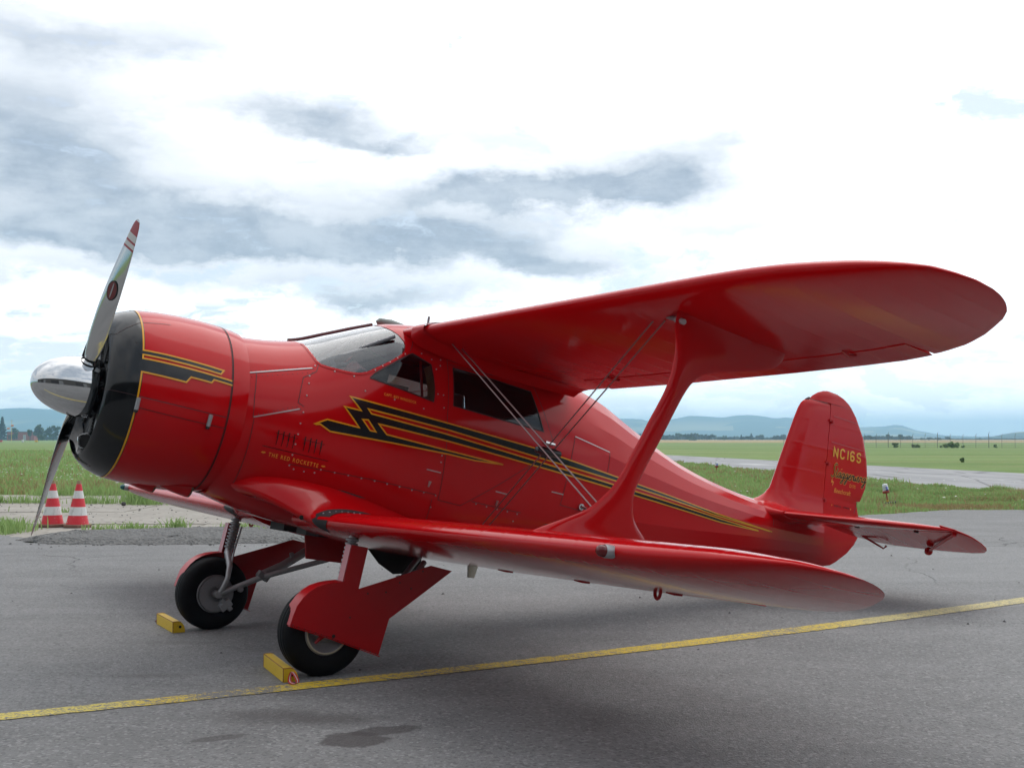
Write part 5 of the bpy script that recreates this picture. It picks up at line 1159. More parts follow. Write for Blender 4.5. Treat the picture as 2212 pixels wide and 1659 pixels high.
def wing_panel(name, W_, y0, y1, s0, s1, mat_, parent=None, side=1, droop=0, hinge=None, cap=True, n=26):
    ss = s0 + (s1-s0)*(1-np.cos(np.linspace(0, math.pi, n)))/2
    yy_ = ys_tip(y0, y1); V = []
    for y in yy_:
        loop = [wing_pt(W_, y, s, True) for s in ss[::-1]] + [wing_pt(W_, y, s, False) for s in (ss[1:] if s0 == 0 else ss)]
        V += loop
    m_ = len(loop); V = np.array(V); n_ = len(yy_)
    F = [(i*m_+k, i*m_+k+1, (i+1)*m_+k+1, (i+1)*m_+k) for i in range(n_-1) for k in range(m_-1)]
    F += [(i*m_+m_-1, i*m_, (i+1)*m_, (i+1)*m_+m_-1) for i in range(n_-1)]
    if cap: F += [tuple(range(m_)), tuple(range((n_-1)*m_, n_*m_))[::-1]]
    if droop:
        hx, hz = hinge; c, s_ = math.cos(droop), math.sin(droop); X_ = V[:, 0] - hx(V[:, 1]); Z_ = V[:, 2] - hz(V[:, 1])
        V[:, 0] = hx(V[:, 1]) + X_*c + Z_*s_*0 ; V[:, 2] = hz(V[:, 1]) + Z_*c + X_*s_
    V = V*[1, side, 1]
    o = part(name, V, F, mat_, parent, True); bm = bmesh.new(); bm.from_mesh(o.data); bmesh.ops.recalc_face_normals(bm, faces=bm.faces); bm.to_mesh(o.data); bm.free()
    o.data.set_sharp_from_angle(angle=math.radians(38)); return o
UP = dict(x=-2.128, z=.802, dih=.006, inc=.116, af=airfoil(tk=.120, camber=.016), up=.0)
LO = dict(x=-1.450, z=-.667, dih=.0175, inc=.118, af=airfoil(tk=.130, camber=.016), up=.070)
for s in (1, -1):
    for W_, nm, a0, a1, sub in ((UP, 'upper_wing', .98, 4.03, 'aileron'), (LO, 'lower_wing', .95, 3.6, 'flap')):
        yin = .0 if nm == 'upper_wing' else .40
        w1 = wing_panel(nm, W_, yin, 4.875, 0, .805, RED_FAB, side=s, cap=True)
        hx = lambda y, W_=W_: W_['x'] - (plan(y)[0] + .815*(plan(y)[1]-plan(y)[0])); hz = lambda y, W_=W_: W_['z'] + W_['dih']*(y-.6) - W_['inc']*(W_['x'] - hx(y))
        wing_panel('trailing_edge', W_, yin, a0, .803, 1.0, RED_FAB, w1, s); wing_panel('trailing_edge', W_, a1, 4.8745, .803, 1.0, RED_FAB, w1, s)
        fl = wing_panel(sub, W_, a0+.012, a1-.012, .822, 1.0, RED_FAB, w1, s, droop=math.radians(1.6 if sub == 'aileron' else 1.0), hinge=(hx, hz))
        for yk in (1.35, 2.55, 3.6) if sub == 'aileron' else (1.3, 2.2, 3.1):
            mb = MB(); dp = .016 if sub == 'aileron' else .006
            a = np.array(wing_pt(W_, yk, .78, False)); b_ = np.array(wing_pt(W_, yk, .86, False)); mb.tube([a, (a+b_)/2 + [0, 0, -dp], b_ + [0, 0, -.004]], .007, 6); pb(mb, 'hinge_bracket', RED_DULL, w1, mirror=(s < 0))
    # wing-root fillet, lower wing: sections swell forward and thicken towards the body
    ss = (1-np.cos(np.linspace(0, math.pi, 40)))/2; V = []; secs = [(.80, -1.450, 1.0, 0.), (.76, -1.440, 1.04, .004), (.71, -1.412, 1.12, .014), (.66, -1.355, 1.24, .034), (.61, -1.275, 1.40, .062), (.55, -1.175, 1.55, .090), (.46, -1.06, 1.65, .115), (.34, -1.0, 1.7, .12)]
    for y, xl, tk, dz_ in secs:
        x_te = LO['x'] - plan(y)[1] - (.80-y)*.5; zl = LO['z'] + LO['dih']*(y-.6) + dz_
        xa, yu, yl = LO['af']; ch = xl - x_te
        for s_, up in [(q, True) for q in ss[::-1]] + [(q, False) for q in ss[1:]]:
            fade = 1 + (tk-1)*(1-s_)**1.2 if up else 1.0
            V.append((xl - s_*ch, y, zl - LO['inc']*(LO['x'] - (xl - s_*ch))*1.0 + np.interp(s_, xa, yu if up else yl)*1.5*fade + .0015))
    m_ = 79; F = [(i*m_+k, i*m_+k+1, (i+1)*m_+k+1, (i+1)*m_+k) for i in range(len(secs)-1) for k in range(m_-1)]
    o = part('wing_fillet', np.array(V)*[1, s, 1], F, RED, None, True); bm = bmesh.new(); bm.from_mesh(o.data); bmesh.ops.recalc_face_normals(bm, faces=bm.faces); bm.to_mesh(o.data); bm.free(); FIL = o
    # black non-slip band round the leading edge at the root
    V = []; F = []
    sl_ = np.linspace(0, .30, 16); 
    loop = [(s_, True) for s_ in sl_[::-1]] + [(s_, False) for s_ in np.linspace(.004, .07, 8)]
    for q, (s_, up) in enumerate(loop):
        if up: yo = float(np.interp(s_, [0, .03, .08, .15, .22, .30], [1.00, .965, .915, .835, .775, .722])); yi = float(np.interp(s_, [0, .02, .08, .15, .22, .30], [.772, .765, .748, .736, .724, .716]))
        else: yo = float(np.interp(s_, [0, .03, .07], [.99, .91, .85])); yi = float(np.interp(s_, [0, .03, .07], [.772, .79, .83]))
        for k in range(5):
            y = yi + (yo-yi)*k/4
            if y >= .795: p_ = np.array(wing_pt(LO, y, s_, up))
            else:
                i_ = next(i for i in range(len(secs)-1) if secs[i+1][0] <= y <= secs[i][0]); f_ = (secs[i_][0]-y)/(secs[i_][0]-secs[i_+1][0]); A_ = [a + (b_-a)*f_ for a, b_ in zip(secs[i_], secs[i_+1])]
                x_te = LO['x'] - plan(y)[1] - (.80-y)*.5; ch = A_[1]-x_te; fade = 1 + (A_[2]-1)*(1-s_)**1.2 if up else 1.0
                p_ = np.array((A_[1]-s_*ch, y, LO['z'] + LO['dih']*(y-.6) + A_[3] - LO['inc']*(LO['x'] - (A_[1]-s_*ch)) + np.interp(s_, LO['af'][0], LO['af'][1 if up else 2])*1.5*fade))
            c_ = np.array((LO['x']-.3, y, LO['z']-.05)); d_ = (p_-c_)*[1, 0, 1]; V.append((p_ + d_/np.linalg.norm(d_)*.004))
    F = [(i*5+k, i*5+k+1, (i+1)*5+k+1, (i+1)*5+k) for i in range(len(loop)-1) for k in range(4)]
    o = part('walk_band', np.array(V)*[1, s, 1], F, simple('non_slip_black', (.014, .014, .016), .7, var=.3, scale=40), FIL, True)
    # screws along the fillet edge
    mb = MB()
    for q in range(22):
        f_ = q/21; s_ = .035 + .62*f_; y = .80 + .0*f_; p_ = np.array(wing_pt(LO, y, s_, True)); mb.tube([p_ + [0, 0, .002], p_ + [0, 0, .008]], [.007, .004], 7)
    for x_, z_ in ((-1.50, -.425), (-1.535, -.480), (-1.60, -.515)):
        y_ = float(side_y(x_, z_)[0]) + .012; mb.tube([(x_, y_, z_), (x_, y_+.008, z_)], [.007, .004], 7)
    o = pb(mb, 'screw_heads', RIVET, FIL, mirror=(s < 0)); o['kind'] = 'stuff'
    # upper wing root cuff and gap seam
    V = []; F = []; yy_ = [.50, .56, .62, .68]
    for y in yy_:
        for s_ in ss[::-1]: p_ = wing_pt(UP, y, s_, True); V.append((p_[0] + .02*(1-s_), p_[1], p_[2] + .004))
        for s_ in ss[1:]: p_ = wing_pt(UP, y, s_, False); V.append((p_[0] + .02*(1-s_), p_[1], p_[2] - .05*max(0, (.68-y)/.18)**2 - .002))
    F = [(i*m_+k, i*m_+k+1, (i+1)*m_+k+1, (i+1)*m_+k) for i in range(3) for k in range(m_-1)]
    o = part('root_fairing', np.array(V)*[1, s, 1], F, RED, None, True); bm = bmesh.new(); bm.from_mesh(o.data); bmesh.ops.recalc_face_normals(bm, faces=bm.faces); bm.to_mesh(o.data); bm.free()
    V = []; F = []
    for s_ in ss[8:39][::-1]:
        for y in (.675, .690): p_ = wing_pt(UP, y, s_*.55, True); V.append((p_[0]+.004*(1-s_), p_[1], p_[2] + .0065))
    F = [(2*i, 2*i+1, 2*i+3, 2*i+2) for i in range(len(V)//2-1)]; part('panel_seam', np.array(V)*[1, s, 1], F, SEAM, o, True)
    # ------------------------------------------------ interplane strut: lens-shaped sections
    ys_ = 3.20; kf = lambda x, z: (x + (ys_-3.05)/(7.981-3.05)*(1.718-x), z + (ys_-3.05)/(7.981-3.05)*(-.622-z))
    SF = [(-1.6535, -.5549), (-1.8065, -.4897), (-1.9932, -.4071), (-2.1269, -.2838), (-2.2022, -.1676), (-2.2404, -.0726), (-2.2903, .0218), (-2.3385, .1328), (-2.3824, .2178), (-2.4274, .3146), (-2.4571, .4094), (-2.4682, .5048), (-2.4713, .5775), (-2.4535, .6478), (-2.4373, .6932), (-2.4483, .7445), (-2.4554, .815)]
    SR = [(-2.4350, -.585), (-2.4216, -.5252), (-2.3432, -.4656), (-2.2956, -.4013), (-2.2855, -.3359), (-2.2925, -.2664), (-2.324, -.1966), (-2.3723, -.0872), (-2.409, -.0152), (-2.4592, .0914), (-2.529, .2437), (-2.5801, .3427), (-2.6252, .4071), (-2.6833, .4528), (-2.7456, .4757), (-2.8747, .5062), (-3.2131, .583), (-3.300, .630), (-3.3273, .6785)]
    SF = [(-1.50, -.600)] + [kf(*q) for q in SF]; SR = [kf(*q) for q in SR]; SR = [(SR[0][0]-.02, -.66)] + SR + [(SR[-1][0]-.02, SR[-1][1]+.10)]; SF = [(-1.45, -.64)] + SF + [(SF[-1][0], SF[-1][1]+.06)]
    def arcl(P, n):
        P = np.array(P); d = np.r_[0, np.cumsum(np.linalg.norm(np.diff(P, axis=0), axis=1))]; q = np.linspace(0, d[-1], n); return np.c_[np.interp(q, d, P[:, 0]), np.interp(q, d, P[:, 1])]
    nS = 60; 
    # pair the two edges by height blended with arc length, so the feet fan out
    fA, rA = arcl(SF, 400), arcl(SR, 400); V = []; mm = 24
    def sm(P, k=9): 
        ker = np.ones(k)/k; return np.c_[np.r_[P[:k//2, 0], np.convolve(P[:, 0], ker, 'valid'), P[-(k//2):, 0]], np.r_[P[:k//2, 1], np.convolve(P[:, 1], ker, 'valid'), P[-(k//2):, 1]]]
    fA, rA = sm(fA, 21), sm(rA, 21)
    tq = np.linspace(0, 1, nS); fi = np.interp(tq, [0, .30, .72, 1], [0, .46, .84, 1]); ri = np.interp(tq, [0, .30, .72, 1], [0, .17, .55, 1])
    for i in range(nS):
        a = fA[int(round(fi[i]*399))]; b_ = rA[int(round(ri[i]*399))]; ch = np.linalg.norm(b_-a); e = min(tq[i], 1-tq[i]); tk = .021 + .034*max(0, 1-e/.15)**2.4; tk = min(tk, ch*.3)
        for k in range(mm):
            an = 2*math.pi*k/mm; u_ = (1-math.cos(an))/2; v_ = math.sin(an)*(1.15 - .35*u_)
            P_ = a + (b_-a)*u_; V.append((P_[0], ys_ + v_*tk, P_[1]))
    F = [(i*mm+k, i*mm+(k+1) % mm, (i+1)*mm+(k+1) % mm, (i+1)*mm+k) for i in range(nS-1) for k in range(mm)]
    o = part('interplane_strut', np.array(V)*[1, s, 1], F, RED, None, True); bm = bmesh.new(); bm.from_mesh(o.data); bmesh.ops.recalc_face_normals(bm, faces=bm.faces); bm.to_mesh(o.data); bm.free(); o.data.set_sharp_from_angle(angle=math.radians(55))
    # ------------------------------------------------ wires with their black spreader
    fu1, fu2 = np.array(FW1), np.array(FW2); fl1, fl2 = np.array(FL1), np.array(FL2)
    for a, b_ in ((fu1, fl1), (fu2, fl2)):
        mb = MB(); mb.tube([a, b_], .0045, 8); pb(mb, 'flying_wire', WIRE, mirror=(s < 0))
    for a, b_ in ((LU1, LL1), (LU2, LL2)):
        mb = MB(); mb.tube([a, b_], .0042, 8); pb(mb, 'landing_wire', WIRE, mirror=(s < 0))
    mb = MB(); a, b_ = np.array(TUBE_A), np.array(TUBE_B); mb.tube([a-(b_-a)*.03, a, a+(b_-a)*.72], [.008, .012, .013], 12); t1 = pb(mb, 'wire_fitting', STEEL, mirror=(s < 0))
    mb = MB(); mb.tube([a+(b_-a)*.70, a+(b_-a)*.74, b_], [.017, .019, .016], 14); pb(mb, 'fitting_cap', SILVER, t1, mirror=(s < 0))
    a, b_ = np.array(SP1), np.array(SP2); mb = MB(); d_ = (b_-a)
    for off in (0,):
        mb.tube([a-d_*.12, a-d_*.06, a+d_*.25, a+d_*.75, b_+d_*.06, b_+d_*.12], [.006, .022, .030, .030, .022, .006], 12)
    pb(mb, 'wire_spreader', BLACK_TRIM, mirror=(s < 0))
    # light on the lower leading edge, lashing eye below
    gl_, nm_ = (GLASS_RED, 'red') if s > 0 else (GLASS_GREEN, 'green')
    mb = MB(); c_ = np.array((-1.452, 3.95, -.612)); mb.lathe([(-.03, .029), (.012, .0305), (.022, .028)], c_, 0, 24); nl = pb(mb, 'navigation_light', SILVER, mirror=(s < 0), label=f'{nm_} navigation light in a silver ring on the lower leading edge')
    mb = MB(); mb.lathe([(.021, .0275), (.042, .0255), (.056, .016), (.061, .0)], c_, 0, 24); pb(mb, 'lens', gl_, nl, mirror=(s < 0))
    mb = MB(); q = np.array((-2.50, 3.10, -.735)); mb.tube([q + [.022*math.cos(t_)*.3, .030*math.cos(t_), -.058 + .034*math.sin(t_)] for t_ in np.linspace(0, 6.283, 18)[:-1]], .010, 8, closed=True); mb.box(q + [0, 0, -.008], (.03, .06, .03)); pb(mb, 'lashing_eye', RED_DULL, mirror=(s < 0))
mb = MB(); mb.prism([(-2.98, -.80), (-3.09, -.80), (-3.055, -.945), (-3.00, -.945)], .29, .31); pb(mb, 'blade_aerial', simple('aerial_cream', (.55, .52, .42), .5), bevel=.004)
mb = MB(); mb.tube([(-2.446, .10, .92), (-2.446, .10, 1.01)], .010, 8); pb(mb, 'roof_aerial', STEEL)
mb = MB(); mb.lathe([(-.13, 0), (-.11, .028), (0, .04), (.10, .03), (.13, 0)], (-2.27, -.2, .935), 0, 14); pb(mb, 'roof_cap', simple('roof_cap_grey', (.20, .22, .20), .5))
# ---------------------------------------------------------------- tail
def yloft(name, secs, mat_, parent=None, sharp=40, axis='z', prof='full', n=20):
    """secs: (height, x front, x rear, half thickness front, half thickness rear)"""
    V = []
    for h, xa, xb, ta, tb in secs:
        for k in range(n):
            u_ = (1-math.cos(2*math.pi*k/n))/2; sg = 1 if k < n/2 else -1
            if prof == 'front': th = ta*math.sqrt(max(0, 1-(1-min(1, u_/.45))**2)) if u_ < .45 else ta + (tb-ta)*(u_-.45)/.55
            elif prof == 'rear': th = ta + (tb-ta)*u_
            else: th = ta*math.sqrt(max(0, 1-(2*u_-1)**2))
            if prof == 'rear' and k in (1, n-1): u_ = .0015; th = ta
            if prof == 'front' and k in (n//2-1, n//2+1): u_ = .9985; th = tb
            if (k == 0 or k == n/2): th = 0 if prof != 'rear' else 0
            V.append((xa + (xb-xa)*u_, sg*th, h) if axis == 'z' else (xa + (xb-xa)*u_, h, sg*th))
    m_ = len(secs); F = [(i*n+k, i*n+(k+1) % n, (i+1)*n+(k+1) % n, (i+1)*n+k) for i in range(m_-1) for k in range(n)] + [tuple(range(n))[::-1], tuple(range((m_-1)*n, m_*n))]
    return V, F
def fixn(o, sharp=40):
    bm = bmesh.new(); bm.from_mesh(o.data); bmesh.ops.recalc_face_normals(bm, faces=bm.faces); bm.to_mesh(o.data); bm.free(); o.data.set_sharp_from_angle(angle=math.radians(sharp)); return o
FZ = [-.05, .03, .07, .106, .15, .214, .35, .521, .72, .925, 1.05, 1.102, 1.135, 1.152]; FXL = [-5.85, -6.05, -6.20, -6.294, -6.365, -6.426, -6.472, -6.523, -6.588, -6.656, -6.705, -6.737, -6.775, -6.84]
FT = [.115, .095, .085, .075, .068, .062, .058, .055, .050, .044, .039, .034, .028, .018]
V, F = yloft('fin', [(z, xl, -7.135, t_, t_*.72) for z, xl, t_ in zip(FZ, FXL, FT)], None, prof='front', n=28); fin = fixn(part('fin', V, F, RED_FAB_FIN := red_paint('red_fin_paint', (2, .258), .11)[0]), 45)
RZ = [-.46, -.44, -.40, -.30, -.20, -.123, 0, .098, .2, .237, .242, .389, .53, .681, .89, 1.085, 1.155]; RX = [-7.26, -7.37, -7.45, -7.60, -7.70, -7.745, -7.735, -7.722, -7.682, -7.675, -7.728, -7.79, -7.80, -7.769, -7.691, -7.553, -7.480]
RT = [.010, .024, .034, .042, .044, .045, .045, .044, .042, .042, .042, .041, .040, .038, .034, .028, .022]
V, F = yloft('rudder', [(z, -7.140 - (.02 if z < -.02 else 0), xr, t_, .004) for z, xr, t_ in zip(RZ, RX, RT)], None, prof='rear', n=24); rud = fixn(part('rudder', V, F, RED_FAB_FIN), 45)
HZ = [1.157, 1.170, 1.20, 1.24, 1.268, 1.279]; HF = [-6.838, -6.858, -6.89, -6.955, -7.03, -7.09]; HR = [-7.478, -7.462, -7.42, -7.34, -7.24, -7.10]
V, F = yloft('horn', [(z, a, b_, t_, .003) for z, a, b_, t_ in zip(HZ, HF, HR, (.030, .029, .026, .020, .011, .003))], None, prof='front', n=24); fixn(part('rudder_horn', V, F, RED_FAB_FIN, rud), 45)
mb = MB()
for z in (.985, .5641, .20): mb.box((-7.142, .0, z), (.05, .10, .018)); mb.box((-7.165, .047, z-.012), (.03, .014, .03))
pb(mb, 'hinge', RED_DULL, rud, False); mb = MB(); mb.tube([(-6.80, 0, 1.14), (-6.845, 0, 1.165)], .012, 8); pb(mb, 'tail_light', SEAM, fin)
def fin_y(x, z):
    return np.interp(z, RZ, RT)*(1 - (np.asarray(x)+7.148)/(np.interp(z, RZ, RX)+7.148)) + .0045
def fin_mesh(name, items, mat_, lift=0., parent=None):
    V = []; F = []
    for U, fs in items:
        k = len(V); V += [(u[0], fin_y(u[0], u[1]) + lift, u[1]) for u in U]; F += [[i+k for i in f] for f in fs]
    return part(name, V, F, mat_, parent or rud, False)
# registration in rounded strokes
def arc(cx, cz, rx, rz, a0, a1, n=9): return [(cx - rx*math.cos(math.radians(a)), cz + rz*math.sin(math.radians(a))) for a in np.linspace(a0, a1, n)]
def glyphs(spec, x0, z0, w_, h, gap, strokes, wd):
    items = []; x = x0
    for ch in spec:
        if ch == ' ': x -= w_*.8; continue
        for st in strokes[ch]: items.append(ribbon2d([(x - px_*w_, z0 + pz_*h) for px_, pz_ in st], wd, step=.012))
        x -= w_*(.35 if ch in '1I' else 1) + gap
    return items
ar = lambda cx, cz, rx, rz, a0, a1, n=9: [(cx + rx*math.cos(math.radians(a)), cz + rz*math.sin(math.radians(a))) for a in np.linspace(a0, a1, n)]
ST = {'N': [[(0, 0), (0, 1), (1, 0), (1, 1)]], 'C': [ar(.5, .72, .5, .28, 10, 180) + ar(.5, .28, .5, .28, 180, 350)], '1': [[(.15, 0), (.15, 1)]],
      '6': [ar(.5, .72, .5, .28, 20, 180) + ar(.5, .27, .5, .27, 180, 540)[1:]], 'S': [ar(.5, .74, .5, .26, 15, 270) + ar(.5, .25, .5, .25, 90, -170)[1:]]}
x_ = -7.2330
NC = []
for ch, xa in (('N', -7.233), ('C', -7.340), ('1', -7.448), ('6', -7.500), ('S', -7.605)): NC += glyphs(ch, xa, .636, .060, .091, 0, ST, .0175)
fin_mesh('lettering', NC, TEXT_GOLD2 := simple('registration_yellow', (.74, .42, .012), .4, coat=.4, var=.1), .0012)
# script lettering: black strokes with a gold edge, rising letters joined
SC = {'S': [(.95, 1.05), (.70, 1.22), (.40, 1.10), (.32, .82), (.55, .58), (.68, .34), (.5, .06), (.12, .0), (-.08, .18)], 't': [(.35, .85), (.12, .15), (.3, .02), (.55, .18)], 'a': [(.75, .48), (.35, .5), (.1, .22), (.28, .02), (.6, .2), (.8, .5), (.68, .12), (.85, .03), (1.05, .2)],
      'g': [(.75, .46), (.35, .5), (.12, .22), (.3, .05), (.6, .2), (.8, .5), (.55, -.3), (.2, -.42), (.15, -.25), (1.0, .2)], 'e': [(.1, .2), (.65, .36), (.5, .52), (.22, .4), (.12, .14), (.4, .0), (.8, .2)], 'r': [(.05, .05), (.3, .52), (.38, .42), (.6, .5), (.52, .1), (.8, .1)],
      'w': [(.1, .5), (.12, .1), (.35, .05), (.5, .45), (.5, .1), (.75, .05), (.9, .5), (1.0, .42)], 'i': [(.2, .48), (.1, .12), (.25, .03), (.5, .2)], 'n': [(.05, .05), (.22, .5), (.35, .42), (.6, .5), (.55, .1), (.9, .12)]}
AD = {'S': .80, 't': .46, 'a': .82, 'g': .82, 'e': .62, 'r': .64, 'w': .92, 'i': .36, 'n': .72}
def script(word, x0, z0, u_, h, wd, drop=0.0):
    its = []; x = 0
    for ch in word:
        P_ = [(x + a + .25*b_, b_) for a, b_ in SC[ch]]; P_ = smooth_open(P_); its.append(ribbon2d([(x0 - a*u_, z0 + b_*h - drop*a) for a, b_ in P_], wd, step=.006)); x += AD[ch]
    return its
def smooth_open(P):
    for _ in range(2): P = [P[0]] + [q for i in range(len(P)-1) for q in (tuple(.75*np.array(P[i])+.25*np.array(P[i+1])), tuple(.25*np.array(P[i])+.75*np.array(P[i+1])))] + [P[-1]]
    return P
fin_mesh('script_edge', script('Staggerwing', -7.222, .432, .0705, .118, .0215), TEXT_GOLD, .0010)
fin_mesh('script_lettering', script('Staggerwing', -7.222, .432, .0705, .118, .0120), STRIPE_BLACK, .0022)
fin_mesh('script_edge', [ribbon2d([(-7.362, .523), (-7.385, .53)], .006)], TEXT_GOLD, .002)
fin_mesh('lettering', [ribbon2d([(-7.243, .415), (-7.232, .378), (-7.250, .392), (-7.256, .376)], .0075, step=.01), ribbon2d([(-7.253, .392), (-7.258, .378), (-7.268, .390), (-7.252, .346)], .0065, step=.01)], TEXT_GOLD, .0012)
fin_mesh('lettering', [text_polys('Beechcraft', -7.289, .2835, -7.556, .2815, .046, shear=.15)], TEXT_GOLD, .0012)
fin_mesh('lettering', [text_polys('D17S', -7.526, .3645, -7.622, .3615, .034)], TEXT_GOLD, .0012)
fin_mesh('lettering', [text_polys('MFG. 1944', -7.316, .1415, -7.557, .1430, .021)], STRIPE_BLACK, .0012)
fin_mesh('lettering', [ribbon2d([(-7.274, .147), (-7.274, .160)], .010), ribbon2d([(-7.583, .141), (-7.583, .154)], .010)], TEXT_GOLD, .0012)
fin_mesh('trim_gap', [ribbon2d([(-7.640, .11), (-7.672, .2), (-7.676, .237)], .006)], SEAM, .0012); fin_mesh('rib_tape', [ribbon2d([(-7.181, .776), (-7.70, .763)], .006), ribbon2d([(-7.19, 1.038), (-7.58, 1.025)], .007)], SEAM_LIGHT, .0008)
# tailplane
for s in (1, -1):
    LEs = [(.05, -6.30), (.15, -6.335), (.5, -6.43), (.9, -6.56), (1.2, -6.66), (1.45, -6.765), (1.60, -6.86), (1.68, -6.945)]
    V, F = yloft('tp', [(y, xl, -6.985, t_, t_*.8) for (y, xl), t_ in zip(LEs, (.052, .050, .046, .040, .034, .027, .018, .010))], None, axis='y', prof='front', n=24)
    V = np.array(V)*[1, s, 1] + [0, 0, -.028]; tp = fixn(part('tailplane', V, F, RED_FAB_T := RED_FAB), 45)
    EL = [(.17, -7.28, .030), (.25, -7.42, .031), (.40, -7.545, .031), (.60, -7.615, .030), (.9, -7.640, .028), (1.2, -7.645, .026), (1.45, -7.625, .022), (1.58, -7.585, .018), (1.66, -7.50, .014), (1.705, -7.42, .010), (1.735, -7.30, .007), (1.745, -7.19, .004)]
    dr_a = math.radians(13.5)
    def elev_pt(x, y, z): X_ = x + 6.99; return (-6.99 + X_*math.cos(dr_a), y, -.028 + X_*math.sin(dr_a) + z)
    V, F = yloft('el', [(y, -6.995 if y < 1.68 else -6.985 - (y-1.68)*2.4, xr, t_, .003) for y, xr, t_ in EL], None, axis='y', prof='rear', n=24)
    V = np.array([elev_pt(*v) for v in V])*[1, s, 1]; ev = fixn(part('elevator', V, F, RED_FAB, tp), 45)
    # balance horn ahead of the hinge at the tip, mass-balance arm and trim horn
    V, F = yloft('horn', [(1.60, -6.87, -7.0, .012, .010), (1.69, -6.955, -7.02, .008, .008), (1.74, -7.10, -7.16, .003, .003)], None, axis='y', prof='full', n=16); V = np.array([elev_pt(*v) for v in V])*[1, s, 1]; fixn(part('elevator_horn', V, F, RED_FAB, ev), 50)
    mb = MB(); a = np.array((-7.03, 1.645, -.062)); b_ = np.array((-7.50, 1.045, -.200)); mb.tube([a, b_], [.020, .014], 10); ar_ = pb(mb, 'balance_arm', RED, ev, mirror=(s < 0))
    mb = MB(); d_ = (b_-a)/np.linalg.norm(b_-a); mb.tube([b_-d_*.01, b_, b_+d_*.03, b_+d_*.055], [.024, .038, .034, .012], 14); pb(mb, 'balance_weight', RED, ev, mirror=(s < 0))
    mb = MB(); mb.tube([(-7.33, .40, -.118), (-7.50, .53, -.216), (-7.50, .56, -.190)], [.012, .008, .012], 8); pb(mb, 'trim_horn', RED_DULL, ev, mirror=(s < 0))
    mb = MB()
    for yk in (.62, 1.28): mb.box((-6.99, yk, -.062), (.045, .022, .018))
    pb(mb, 'hinge', SEAM, tp, mirror=(s < 0))
    # smooth fillet where the tailplane meets the body
    V, F = yloft('fl', [(.06, -6.05, -7.02, .115, .03), (.14, -6.18, -7.0, .085, .03), (.20, -6.29, -7.0, .066, .03), (.27, -6.345, -7.0, .054, .03)], None, axis='y', prof='front', n=28); V = np.array(V)*[1, s, 1] + [0, 0, -.030]; fixn(part('tail_fillet', V, F, RED), 60)
